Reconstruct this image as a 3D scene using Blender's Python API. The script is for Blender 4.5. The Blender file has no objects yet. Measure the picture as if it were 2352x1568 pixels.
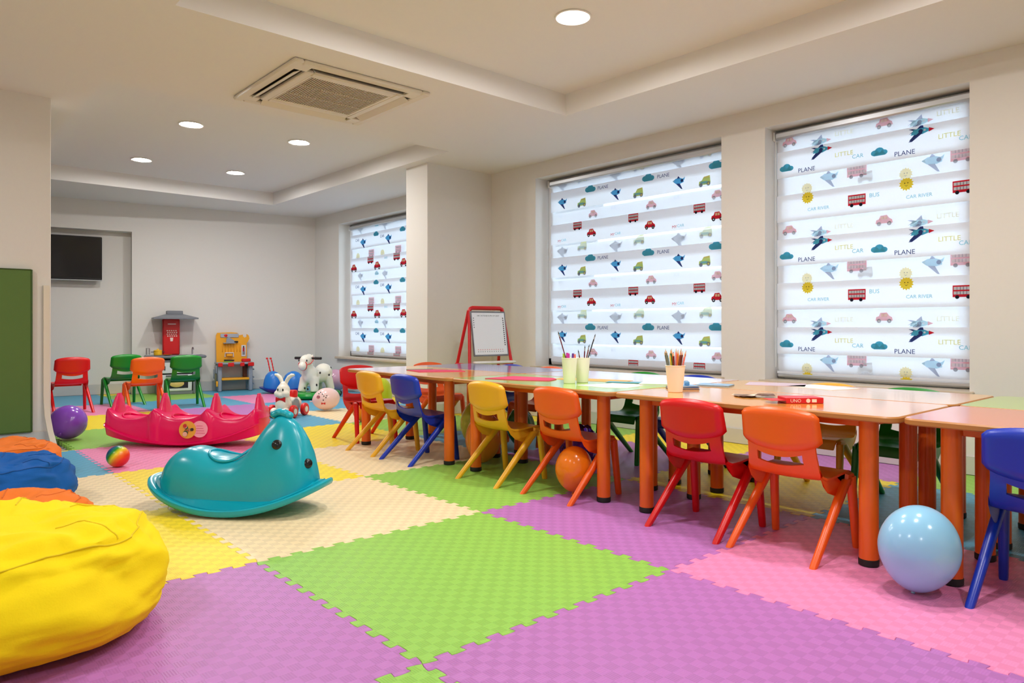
import bpy, bmesh, math, random
from mathutils import Vector, Matrix, noise
random.seed(7)
SC = bpy.context.scene
COL = SC.collection
PI = math.pi

# ------------------------------------------------------------------ camera
F_PX, Y_HOR, YAW, CAM_H = 1637.4, 749.8, 0.7293, 0.8143      # from the mat grid and the room's edges
cd = bpy.data.cameras.new('camera'); cam = bpy.data.objects.new('camera', cd); COL.objects.link(cam)
cd.sensor_width = 36.0; cd.lens = F_PX / 2352 * 36.0; cd.shift_y = (Y_HOR - 784) / 2352
cd.clip_start = 0.02; cd.clip_end = 100
cam.location = (0, 0, CAM_H); cam.rotation_euler = (PI / 2, 0, -YAW)
SC.camera = cam
SI, CO = math.sin(YAW), math.cos(YAW)
def ray(px, py):
    x = (px - 1176) / F_PX; y = (py - Y_HOR) / F_PX
    return Vector((SI + x * CO, CO - x * SI, -y))
def at_z(px, py, z=0.0):
    d = ray(px, py); t = (z - CAM_H) / d.z; return Vector((d.x * t, d.y * t, z))
def at_x(px, py, X):
    d = ray(px, py); t = X / d.x; return Vector((X, d.y * t, CAM_H + d.z * t))

# ------------------------------------------------------------------ light
SKY, LAMP = 7.0, 265.0
w = bpy.data.worlds.new('overcast_sky'); SC.world = w; w.use_nodes = True
bg = w.node_tree.nodes['Background']; bg.inputs[0].default_value = (0.66, 0.83, 1.0, 1); bg.inputs[1].default_value = SKY
vs = SC.view_settings
vs.view_transform = 'Standard'; vs.look = 'None'; vs.gamma = 1.0; vs.use_curve_mapping = False
vs.exposure = 0.33
try:
    SC.cycles.use_denoising = True
    SC.cycles.use_light_tree = False; SC.cycles.use_adaptive_sampling = True; SC.cycles.adaptive_threshold = 0.05
    SC.cycles.max_bounces = 7; SC.cycles.diffuse_bounces = 5; SC.cycles.glossy_bounces = 2; SC.cycles.transmission_bounces = 2
    SC.cycles.transparent_max_bounces = 6; SC.cycles.sample_clamp_indirect = 5.0
    SC.cycles.caustics_reflective = False; SC.cycles.caustics_refractive = False
except Exception:
    pass

# ------------------------------------------------------------------ helpers
def lin(c):
    c = c / 255.0
    return c / 12.92 if c <= 0.04045 else ((c + 0.055) / 1.055) ** 2.4
def rgb(t): return (lin(t[0]), lin(t[1]), lin(t[2]), 1.0)
MATS = {}
def pm(name, col, rough=0.5, spec=0.5, bump=None, coat=0.0, vary=0.0, metal=0.0, sss=0.0, trans=0.0):
    """principled material; bump = (noise scale, strength); vary = colour grain"""
    if name in MATS: return MATS[name]
    m = bpy.data.materials.new(name); m.use_nodes = True; nt = m.node_tree; N = nt.nodes
    b = N['Principled BSDF']
    b.inputs['Base Color'].default_value = rgb(col); b.inputs['Roughness'].default_value = rough
    b.inputs['Specular IOR Level'].default_value = spec; b.inputs['Metallic'].default_value = metal
    b.inputs['Coat Weight'].default_value = coat; b.inputs['Coat Roughness'].default_value = 0.12
    if sss: b.inputs['Subsurface Weight'].default_value = sss; b.inputs['Subsurface Radius'].default_value = (.02, .02, .02)
    if trans: b.inputs['Transmission Weight'].default_value = trans
    tc = N.new('ShaderNodeTexCoord')
    n = N.new('ShaderNodeTexNoise'); n.inputs['Scale'].default_value = bump[0] if bump else 14.0
    n.inputs['Detail'].default_value = 4.0
    nt.links.new(tc.outputs['Object'], n.inputs['Vector'])
    if vary:
        mx = N.new('ShaderNodeMix'); mx.data_type = 'RGBA'
        c = rgb(col)
        mx.inputs['A'].default_value = tuple(max(0, k * (1 - vary)) for k in c[:3]) + (1,)
        mx.inputs['B'].default_value = tuple(min(1, k * (1 + vary)) for k in c[:3]) + (1,)
        nt.links.new(n.outputs['Fac'], mx.inputs['Factor']); nt.links.new(mx.outputs['Result'], b.inputs['Base Color'])
    if bump:
        bp = N.new('ShaderNodeBump'); bp.inputs['Strength'].default_value = bump[1]; bp.inputs['Distance'].default_value = 0.01
        nt.links.new(n.outputs['Fac'], bp.inputs['Height']); nt.links.new(bp.outputs['Normal'], b.inputs['Normal'])
    MATS[name] = m
    return m
def emit_mat(name, col, strength):
    m = bpy.data.materials.new(name); m.use_nodes = True; N = m.node_tree.nodes; N.remove(N['Principled BSDF'])
    e = N.new('ShaderNodeEmission'); e.inputs[0].default_value = rgb(col); e.inputs[1].default_value = strength
    m.node_tree.links.new(e.outputs[0], N['Material Output'].inputs[0]); return m

class MB:
    """collects shapes into one mesh"""
    def __init__(s): s.v, s.f, s.mi = [], [], []
    def add(s, vs, fs, mi=0, M=None):
        o = len(s.v)
        s.v += [tuple((M @ Vector(p)) if M else p) for p in vs]
        s.f += [tuple(i + o for i in q) for q in fs]; s.mi += [mi] * len(fs); return s
    def box(s, c, size, bev=0.0, mi=0, M=None):
        h = [k / 2 for k in size]; c = Vector(c)
        if bev <= 0:
            vs = [(c.x + x * h[0], c.y + y * h[1], c.z + z * h[2]) for x in (-1, 1) for y in (-1, 1) for z in (-1, 1)]
            return s.add(vs, [(0, 1, 3, 2), (4, 6, 7, 5), (0, 4, 5, 1), (2, 3, 7, 6), (0, 2, 6, 4), (1, 5, 7, 3)], mi, M)
        bev = min(bev, min(h) * 0.98)
        vs, ix = [], {}
        for x in (-1, 1):
            for y in (-1, 1):
                for z in (-1, 1):
                    for a in range(3):
                        sg = (x, y, z); ix[(sg, a)] = len(vs)
                        vs.append(tuple(c[k] + sg[k] * (h[k] if k == a else h[k] - bev) for k in range(3)))
        fs = []
        def sgn(d): return tuple(d[k] for k in range(3))
        for a in range(3):
            b, e = (a + 1) % 3, (a + 2) % 3
            for q in (-1, 1):
                fs.append(tuple(ix[(sgn({a: q, b: i, e: j}), a)] for i, j in ((-1, -1), (1, -1), (1, 1), (-1, 1))))
            for i in (-1, 1):
                for j in (-1, 1):       # edge between faces b and e, running along a
                    fs.append((ix[(sgn({a: -1, b: i, e: j}), b)], ix[(sgn({a: 1, b: i, e: j}), b)],
                               ix[(sgn({a: 1, b: i, e: j}), e)], ix[(sgn({a: -1, b: i, e: j}), e)]))
        for x in (-1, 1):
            for y in (-1, 1):
                for z in (-1, 1): fs.append(tuple(ix[((x, y, z), a)] for a in range(3)))
        return s.add(vs, fs, mi, M)
    def loft(s, rings, cap=True, closed=True, mi=0, M=None, loop=False):
        n = len(rings[0]); vs = [p for r in rings for p in r]; fs = []
        R = len(rings)
        for i in range(R if loop else R - 1):
            for j in range(n if closed else n - 1):
                a, b = i * n + j, i * n + (j + 1) % n; i2 = (i + 1) % R
                fs.append((a, b, i2 * n + (j + 1) % n, i2 * n + j))
        if cap and not loop: fs += [tuple(range(n)), tuple(reversed(range((R - 1) * n, R * n)))]
        return s.add(vs, fs, mi, M)
    def cyl(s, p0, p1, r0, r1=None, n=16, mi=0, M=None, cap=True):
        r1 = r0 if r1 is None else r1
        p0, p1 = Vector(p0), Vector(p1); d = (p1 - p0).normalized(); a = d.orthogonal().normalized(); b = d.cross(a)
        return s.loft([[p + (a * math.cos(t) + b * math.sin(t)) * r for t in (2 * PI * k / n for k in range(n))]
                       for p, r in ((p0, r0), (p1, r1))], cap, True, mi, M)
    def tube(s, pts, r, n=8, mi=0, M=None, loop=False):
        pts = [Vector(p) for p in pts]; rings = []; a = None; L = len(pts)
        for i, p in enumerate(pts):
            if loop: d = pts[(i + 1) % L] - pts[i - 1]
            else: d = pts[min(i + 1, L - 1)] - pts[max(i - 1, 0)]
            d.normalize()
            a = d.orthogonal().normalized() if a is None else (a - d * a.dot(d)).normalized()
            b = d.cross(a); rr = r[i] if isinstance(r, (list, tuple)) else r
            rings.append([p + (a * math.cos(2 * PI * k / n) + b * math.sin(2 * PI * k / n)) * rr for k in range(n)])
        return s.loft(rings, True, True, mi, M, loop)
    def lathe(s, prof, n=32, c=(0, 0, 0), mi=0, M=None):
        c = Vector(c)
        return s.loft([[c + Vector((r * math.cos(2 * PI * k / n), r * math.sin(2 * PI * k / n), z)) for k in range(n)]
                       for r, z in prof], True, True, mi, M)
    def sph(s, c, r, nu=20, nv=12, mi=0, M=None, rot=None):
        r = (r, r, r) if isinstance(r, (int, float)) else r
        Q = Matrix.Translation(Vector(c)) @ (rot.to_4x4() if rot else Matrix.Identity(4))
        if M: Q = M @ Q
        rings = []
        for j in range(1, nv):
            t = PI * j / nv
            rings.append([(r[0] * math.sin(t) * math.cos(2 * PI * k / nu), r[1] * math.sin(t) * math.sin(2 * PI * k / nu), r[2] * math.cos(t)) for k in range(nu)])
        vs = [p for q in rings for p in q] + [(0, 0, r[2]), (0, 0, -r[2])]; fs = []
        for i in range(len(rings) - 1):
            for j in range(nu): fs.append((i * nu + j, i * nu + (j + 1) % nu, (i + 1) * nu + (j + 1) % nu, (i + 1) * nu + j))
        T = len(vs) - 2; B = (len(rings) - 1) * nu
        for j in range(nu): fs += [(T, (j + 1) % nu, j), (T + 1, B + j, B + (j + 1) % nu)]
        return s.add(vs, fs, mi, Q)
    def prism(s, poly, z0, z1, mi=0, M=None, axis='z'):
        def P(p, z): return {'z': (p[0], p[1], z), 'y': (p[0], z, p[1]), 'x': (z, p[0], p[1])}[axis]
        return s.loft([[P(p, z0) for p in poly], [P(p, z1) for p in poly]], True, True, mi, M)
    def mesh(s, name, mats, smooth=True, angle=38, recalc=True):
        me = bpy.data.meshes.new(name); me.from_pydata(s.v, [], s.f)
        for m in (mats if isinstance(mats, (list, tuple)) else [mats]): me.materials.append(m)
        me.polygons.foreach_set('material_index', s.mi)
        if recalc:
            bm = bmesh.new(); bm.from_mesh(me); bmesh.ops.recalc_face_normals(bm, faces=bm.faces); bm.to_mesh(me); bm.free()
        if smooth:
            me.polygons.foreach_set('use_smooth', [True] * len(me.polygons)); me.set_sharp_from_angle(angle=math.radians(angle))
        me.update(); return me
    def build(s, name, mats, parent=None, **k):
        return link(name, s.mesh(name, mats, **k), parent)
def link(name, me, parent=None):
    o = bpy.data.objects.new(name, me); COL.objects.link(o)
    if parent: o.parent = parent
    return o
def tag(o, label, cat, group=None):
    o['label'] = label; o['category'] = cat
    if group: o['group'] = group
    return o
def thing(name, label, cat, loc=(0, 0, 0), rz=0.0, group=None):
    o = bpy.data.objects.new(name, None); COL.objects.link(o); o.location = loc; o.rotation_euler = (0, 0, rz)
    o.empty_display_size = 0.1
    return tag(o, label, cat, group)
def struct(o): o['kind'] = 'structure'; return o
def organic(mb, name, mats, parent=None, voxel=0.01, it=8, fac=0.6):
    """melts overlapping shapes into one smooth skin"""
    me = mb.mesh(name + '_raw', mats); o = bpy.data.objects.new('tmp', me); COL.objects.link(o)
    r = o.modifiers.new('r', 'REMESH'); r.mode = 'VOXEL'; r.voxel_size = voxel
    sm = o.modifiers.new('s', 'SMOOTH'); sm.iterations = it; sm.factor = fac
    dg = bpy.context.evaluated_depsgraph_get(); dg.update()
    out = bpy.data.meshes.new_from_object(o.evaluated_get(dg)); out.name = name
    bpy.data.objects.remove(o); bpy.data.meshes.remove(me)
    out.polygons.foreach_set('use_smooth', [True] * len(out.polygons))
    out.materials.clear()
    for m in (mats if isinstance(mats, (list, tuple)) else [mats]): out.materials.append(m)
    return link(name, out, parent)
TXT = {}
def text_mesh(body, size):
    """glyph outlines as (verts, faces) in the xy plane, centred"""
    if body in TXT: vs, fs = TXT[body]
    else:
        c = bpy.data.curves.new('t', 'FONT'); c.body = body; c.size = 1.0; c.resolution_u = 2
        o = bpy.data.objects.new('t', c); COL.objects.link(o); dg = bpy.context.evaluated_depsgraph_get(); dg.update()
        me = bpy.data.meshes.new_from_object(o.evaluated_get(dg))
        vs = [tuple(v.co) for v in me.vertices]; fs = [tuple(p.vertices) for p in me.polygons]
        bpy.data.objects.remove(o); bpy.data.curves.remove(c); bpy.data.meshes.remove(me)
        x0 = min(v[0] for v in vs); x1 = max(v[0] for v in vs); y0 = min(v[1] for v in vs); y1 = max(v[1] for v in vs)
        vs = [(v[0] - (x0 + x1) / 2, v[1] - (y0 + y1) / 2, 0) for v in vs]; TXT[body] = (vs, fs)
    return [(v[0] * size, v[1] * size, 0) for v in vs], fs
def Rz(a): return Matrix.Rotation(a, 4, 'Z')
def T(x, y, z): return Matrix.Translation((x, y, z))

# ------------------------------------------------------------------ the room
HS, HT = 2.30, 2.45                 # soffit and raised tray
XW = 4.49                           # window wall
XL, YR = -2.6, -2.2                 # walls out of view
PX, PY = 0.854, 5.46                # end of the partition
def yb(x): return 9.835 - 0.17 * x  # back wall (slightly off square)
M_wall = pm('wall_paint', (229, 226, 220), 0.85, 0.2, bump=(60, 0.03), vary=0.015)
M_ceil = pm('ceiling_paint', (234, 232, 229), 0.9, 0.2, bump=(50, 0.02), vary=0.01)
M_base = pm('baseboard_white', (206, 203, 198), 0.45, 0.4, vary=0.02)
M_white = pm('white_plastic', (232, 230, 224), 0.4)
M_sill = pm('sill_stone', (205, 190, 168), 0.35, 0.5, vary=0.08)

floor = struct(MB().box(((XL + XW) / 2, (YR + 9.9) / 2, -0.075), (XW - XL + 0.6, 9.9 - YR + 0.6, 0.1)).build('floor', pm('screed_grey', (150, 148, 145), 0.8, vary=0.1), smooth=False))

# foam puzzle mats, one metre square, children of the floor
MAT_RGB = dict(G=(146, 200, 84), P=(184, 117, 187), K=(238, 142, 188), Y=(246, 222, 34), C=(240, 220, 176), B=(84, 166, 200))
CELLS = {(0, 0): 'G', (-1, 0): 'P', (0, -1): 'P', (-1, -1): 'G', (1, -1): 'K', (1, 0): 'P', (0, 1): 'C', (-1, 1): 'Y', (1, 1): 'G',
         (2, 0): 'Y', (2, -1): 'B', (3, -1): 'G', (3, 0): 'P', (2, 1): 'P', (3, 1): 'Y', (3, 2): 'G', (1, 2): 'C', (0, 2): 'Y', (-1, 2): 'C',
         (-1, 3): 'B', (0, 3): 'K', (1, 3): 'Y', (2, 2): 'B', (2, 3): 'G', (3, 3): 'Y', (0, 4): 'G', (1, 4): 'B', (2, 4): 'C', (3, 4): 'B',
         (0, 5): 'Y', (1, 5): 'P', (2, 5): 'B', (3, 5): 'Y', (0, 6): 'K', (1, 6): 'B', (2, 6): 'K', (3, 6): 'B', (0, 7): 'B', (1, 7): 'G',
         (2, 7): 'B', (3, 7): 'B', (0, 8): 'B', (1, 8): 'Y', (-1, 4): 'Y', (-2, 0): 'B', (-2, 1): 'K', (-2, 2): 'G', (-2, 3): 'P',
         (-2, -1): 'C', (-1, -2): 'K', (0, -2): 'B', (1, -2): 'Y', (2, -2): 'C', (3, -2): 'P', (-2, -2): 'B'}
def mat_material(key):
    m = pm('foam_' + key, MAT_RGB[key], 0.42, 0.35)
    nt = m.node_tree; N = nt.nodes; L = nt.links; b = N['Principled BSDF']
    tc = N.new('ShaderNodeTexCoord'); sep = N.new('ShaderNodeSeparateXYZ'); L.new(tc.outputs['Object'], sep.inputs[0])
    def math_(op, a, bb=None):
        n = N.new('ShaderNodeMath'); n.operation = op
        for i, k in enumerate((a, bb)):
            if k is None: continue
            if isinstance(k, (int, float)): n.inputs[i].default_value = k
            else: L.new(k, n.inputs[i])
        return n.outputs[0]
    cx = math_('FLOOR', math_('MULTIPLY', sep.outputs[0], 30.0)); cy = math_('FLOOR', math_('MULTIPLY', sep.outputs[1], 30.0))
    chk = math_('FLOORED_MODULO', math_('ADD', cx, cy), 2.0)
    rx = math_('SINE', math_('MULTIPLY', sep.outputs[0], 2 * PI * 150)); ry = math_('SINE', math_('MULTIPLY', sep.outputs[1], 2 * PI * 150))
    mx = N.new('ShaderNodeMix'); mx.data_type = 'FLOAT'; L.new(chk, mx.inputs['Factor']); L.new(rx, mx.inputs['A']); L.new(ry, mx.inputs['B'])
    hgt = math_('ADD', math_('MULTIPLY', mx.outputs['Result'], 0.35), math_('MULTIPLY', chk, 1.1))
    bp = N.new('ShaderNodeBump'); bp.inputs['Strength'].default_value = 0.5; bp.inputs['Distance'].default_value = 0.0011
    L.new(hgt, bp.inputs['Height']); L.new(bp.outputs['Normal'], b.inputs['Normal'])
    # the embossed squares of the foam take dye a little differently
    c = rgb(MAT_RGB[key]); cm = N.new('ShaderNodeMix'); cm.data_type = 'RGBA'
    cm.inputs['A'].default_value = tuple(k * 0.93 for k in c[:3]) + (1,); cm.inputs['B'].default_value = tuple(min(1, k * 1.05) for k in c[:3]) + (1,)
    L.new(chk, cm.inputs['Factor']); L.new(cm.outputs['Result'], b.inputs['Base Color'])
    return m
MATM = {k: mat_material(k) for k in MAT_RGB}
OX, OY = 0.9863, 1.4289
NT, NS = 12, 10
def seam(flip):
    """jigsaw line from 0 to 1: list of (along, across)"""
    out = []; p = 1.0 / NT; n = NT * NS
    for k in range(n + 1):
        t = k / NS; f = k / n
        win = min(1.0, min(f, 1 - f) * NT * 1.6)
        x = p * (t - 0.13 * win * math.sin(4 * PI * t))
        y = 0.0125 * max(-1, min(1, 1.5 * math.sin(2 * PI * t))) * min(1, win * 1.4)
        out.append((x, y * flip))
    return out
def clip(poly, a, b, c):             # keep a*x + b*y <= c
    out = []
    for i, p in enumerate(poly):
        q = poly[(i + 1) % len(poly)]; dp = a * p[0] + b * p[1] - c; dq = a * q[0] + b * q[1] - c
        if dp <= 0: out.append(p)
        if (dp < 0 < dq) or (dq < 0 < dp): t = dp / (dp - dq); out.append((p[0] + (q[0] - p[0]) * t, p[1] + (q[1] - p[1]) * t))
    return out
def make_mat(i, j, key):
    x0, y0 = OX + i, OY + j
    sV = seam(1); sH = seam(-1)
    poly = [(x0 + a, y0 + b) for a, b in sH[:-1]] + [(x0 + 1 + b, y0 + a) for a, b in sV[:-1]] + \
           [(x0 + a, y0 + 1 + b) for a, b in reversed(sH[1:])] + [(x0 + b, y0 + a) for a, b in reversed(sV[1:])]
    poly = clip(poly, 1, 0, XW - 0.014)
    off = 0.155 if j == 8 else -0.016
    if (i, j) == (1, 8): poly = clip(poly, 1, 0, 2.29)
    n = math.hypot(0.17, 1); poly = clip(poly, 0.17 / n, 1 / n, 9.835 / n + off)
    if i < 0 and j >= 3: poly = clip(poly, 0, 1, PY - 0.014)
    pts = []
    for p in poly:
        if not pts or (abs(p[0] - pts[-1][0]) + abs(p[1] - pts[-1][1])) > 1e-5: pts.append(p)
    n = len(pts)
    if n < 6: return
    def inset(d):
        out = []
        for k in range(n):
            a, b, c = pts[k - 1], pts[k], pts[(k + 1) % n]
            t = Vector((c[0] - a[0], c[1] - a[1])); t.normalize()
            out.append((b[0] - t.y * d, b[1] + t.x * d))
        return out
    A, B = inset(0.0003), inset(0.0016)
    mb = MB()
    mb.v = [(x, y, -0.025) for x, y in A] + [(x, y, -0.0016) for x, y in A] + [(x, y, 0.0) for x, y in B]
    for k in range(n):
        q = (k + 1) % n; mb.f += [(k, q, n + q, n + k), (n + k, n + q, 2 * n + q, 2 * n + k)]
    mb.f.append(tuple(range(2 * n, 3 * n)))
    mb.mi = [0] * len(mb.f)
    mb.build('foam_mat', MATM[key], floor, smooth=False, recalc=False)
for (i, j), key in CELLS.items(): make_mat(i, j, key)

# walls with openings (window wall: three windows)
WIN = [(1.247, 2.456, 0.458, 2.160), (2.789, 4.703, 0.458, 2.165), (6.45, 8.40, 0.43, 2.145)]
def wall_window():
    mb = MB(); x0, x1 = XW, XW + 0.28; y = YR - 0.2
    def bx(a, b, z0, z1): mb.box(((x0 + x1) / 2, (a + b) / 2, (z0 + z1) / 2), (x1 - x0, b - a, z1 - z0))
    for a, b, z0, z1 in WIN:
        bx(y, a, -0.03, HT + 0.1); bx(a, b, -0.03, z0 - 0.03); bx(a, b, z1, HT + 0.1); y = b
    bx(y, 9.6, -0.03, HT + 0.1)
    return struct(mb.build('wall_right', M_wall, smooth=False))
wall_window()
struct(MB().box(((XW + 3.742) / 2, (5.325 + 5.675) / 2, (HS + 0.1) / 2), (XW - 3.742 + 0.02, 0.35, HS + 0.1), 0.004).build('wall_pillar', M_wall))
ub = Vector((-1, 0.17, 0)).normalized(); nb = Vector((0.17, 1, 0)).normalized()     # along and behind the back wall
MBK = Matrix(((ub.x, nb.x, 0, XW), (ub.y, nb.y, 0, yb(XW)), (0, 0, 1, 0), (0, 0, 0, 1)))
UN = (XW - 2.306) / -ub.x            # niche's right edge, along the wall
mb = MB()
def bw(a, b, z0, z1, d0=0.0, d1=0.4): mb.box(((a + b) / 2, (d0 + d1) / 2, (z0 + z1) / 2), (b - a, d1 - d0, z1 - z0), M=MBK)
bw(-0.4, UN, -0.03, HT + 0.1); bw(UN, UN + 2.0, 1.955, HT + 0.1); bw(UN, UN + 2.0, -0.03, 1.955, 0.17, 0.4); bw(UN + 2.0, 7.6, -0.03, HT + 0.1)
struct(mb.build('wall_back', M_wall, smooth=False))
struct(MB().box(((XL - 0.1 + PX) / 2, PY + 0.11, (HT + 0.07) / 2), (PX - XL + 0.1, 0.22, HT + 0.13), 0.003).build('wall_partition', M_wall))
struct(MB().box((XL - 0.1, 4, 1.2), (0.2, 14, 2.7)).build('wall_left', M_wall, smooth=False))
struct(MB().box((1, YR - 0.1, 1.2), (8, 0.2, 2.7)).build('wall_front', M_wall, smooth=False))
# ceiling: soffit around two raised trays
TX0, TX1 = 1.035, 3.63
mb = MB()
def cl(x0, x1, y0, y1, z0, z1): mb.box(((x0 + x1) / 2, (y0 + y1) / 2, (z0 + z1) / 2), (x1 - x0, y1 - y0, z1 - z0))
cl(XL - 0.2, TX0, YR - 0.2, 10.6, HS, HT + 0.02); cl(TX1, XW + 0.1, YR - 0.2, 10.6, HS, HT + 0.02)
for a, b in ((YR - 0.2, -1.4), (3.495, 4.865), (8.45, 10.6)): cl(TX0, TX1, a, b, HS, HT + 0.02)
cl(XL - 0.2, XW + 0.3, YR - 0.3, 10.7, HT, HT + 0.1)
struct(mb.build('ceiling', M_ceil, smooth=False))

# baseboards
def baseboard(name, a, b, side, h=0.105):
    a, b = Vector((*a, 0)), Vector((*b, 0)); d = (b - a).normalized(); n = Vector((-d.y, d.x, 0)) * side
    M = Matrix(((d.x, n.x, 0, a.x), (d.y, n.y, 0, a.y), (0, 0, 1, 0), (0, 0, 0, 1))); L = (b - a).length
    return struct(MB().box((L / 2, 0.006, h / 2), (L, 0.012, h), 0.003, M=M).build(name, M_base))
baseboard('baseboard_right', (XW, YR), (XW, 5.32), 1)
baseboard('baseboard_right_far', (XW, 5.68), (XW, 9.04), 1)
baseboard('baseboard_pillar_front', (3.742, 5.325), (XW - 0.013, 5.325), -1)
baseboard('baseboard_pillar_side', (3.742, 5.325), (3.742, 5.675), 1)
c0 = Vector((XW, yb(XW), 0)); c1 = c0 + ub * UN; c2 = c1 + nb * 0.17; c3 = c2 + ub * 2.0
baseboard('baseboard_back', (c0.x - 0.014, c0.y + 0.0024), (c1.x, c1.y), 1, 0.125)
baseboard('baseboard_niche', (c2.x, c2.y), (c3.x, c3.y), 1, 0.125)
baseboard('baseboard_partition', (XL, PY), (PX, PY), -1, 0.14)

# ------------------------------------------------------------------ windows and blinds
def glass_mat():
    m = bpy.data.materials.new('window_glass'); m.use_nodes = True; N = m.node_tree.nodes; L = m.node_tree.links; N.remove(N['Principled BSDF'])
    t = N.new('ShaderNodeBsdfTransparent'); g = N.new('ShaderNodeBsdfGlossy'); g.inputs['Roughness'].default_value = 0.02
    fr = N.new('ShaderNodeFresnel'); mx = N.new('ShaderNodeMixShader'); t.inputs[0].default_value = (.95, .97, .96, 1)
    L.new(fr.outputs[0], mx.inputs[0]); L.new(t.outputs[0], mx.inputs[1]); L.new(g.outputs[0], mx.inputs[2]); L.new(mx.outputs[0], N['Material Output'].inputs[0]); return m
M_glass = glass_mat()
def fabric(name, col, tr=0.5, sheer=0.0):
    m = bpy.data.materials.new(name); m.use_nodes = True; N = m.node_tree.nodes; L = m.node_tree.links; N.remove(N['Principled BSDF'])
    d = N.new('ShaderNodeBsdfDiffuse'); t = N.new('ShaderNodeBsdfTranslucent')
    tc = N.new('ShaderNodeTexCoord'); wv = N.new('ShaderNodeTexNoise'); wv.inputs['Scale'].default_value = 220; cm = N.new('ShaderNodeMix'); cm.data_type = 'RGBA'
    c = rgb(col); cm.inputs['A'].default_value = tuple(k * 0.95 for k in c[:3]) + (1,); cm.inputs['B'].default_value = c
    L.new(tc.outputs['Object'], wv.inputs['Vector']); L.new(wv.outputs['Fac'], cm.inputs['Factor'])
    L.new(cm.outputs['Result'], d.inputs[0]); L.new(cm.outputs['Result'], t.inputs[0])
    mx = N.new('ShaderNodeMixShader'); mx.inputs[0].default_value = tr
    L.new(d.outputs[0], mx.inputs[1]); L.new(t.outputs[0], mx.inputs[2]); out = mx.outputs[0]
    if sheer:
        tp = N.new('ShaderNodeBsdfTransparent'); m2 = N.new('ShaderNodeMixShader'); m2.inputs[0].default_value = sheer
        L.new(out, m2.inputs[1]); L.new(tp.outputs[0], m2.inputs[2]); out = m2.outputs[0]
    L.new(out, N['Material Output'].inputs[0]); MATS[name] = m; return m
M_dense = fabric('blind_dense_weave', (236, 239, 245), 0.27)
M_sheer = fabric('blind_sheer_weave', (248, 249, 252), 0.34, 0.62)
PRGB = dict(navy=(58, 72, 128), sky=(92, 178, 226), teal=(84, 178, 206), red=(206, 44, 58), yellow=(240, 216, 70), lime=(196, 214, 130), grey=(140, 150, 170), black=(38, 40, 52), peach=(244, 214, 170), pale=(222, 232, 240), cyan=(140, 208, 226), lemon=(236, 234, 150))
PRINT = {k: fabric('print_' + k, c, 0.36) for k, c in PRGB.items()}
# on the sheer stripes of the cloth the open weave takes little ink
REV = {k: fabric('print_thin_' + k, tuple(int(v * .55 + 240 * .45) for v in c), 0.42, 0.35) for k, c in PRGB.items()}
PK = list(PRINT); PI_ = {k: i for i, k in enumerate(PK)}; PMATS = [PRINT[k] for k in PK]; RMATS = [REV[k] for k in PK]
def circ(cx, cy, r, n=12, ry=None): return [(cx + r * math.cos(2 * PI * k / n), cy + (ry or r) * math.sin(2 * PI * k / n)) for k in range(n)]
def rect(x0, y0, x1, y1): return [(x0, y0), (x1, y0), (x1, y1), (x0, y1)]
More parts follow.
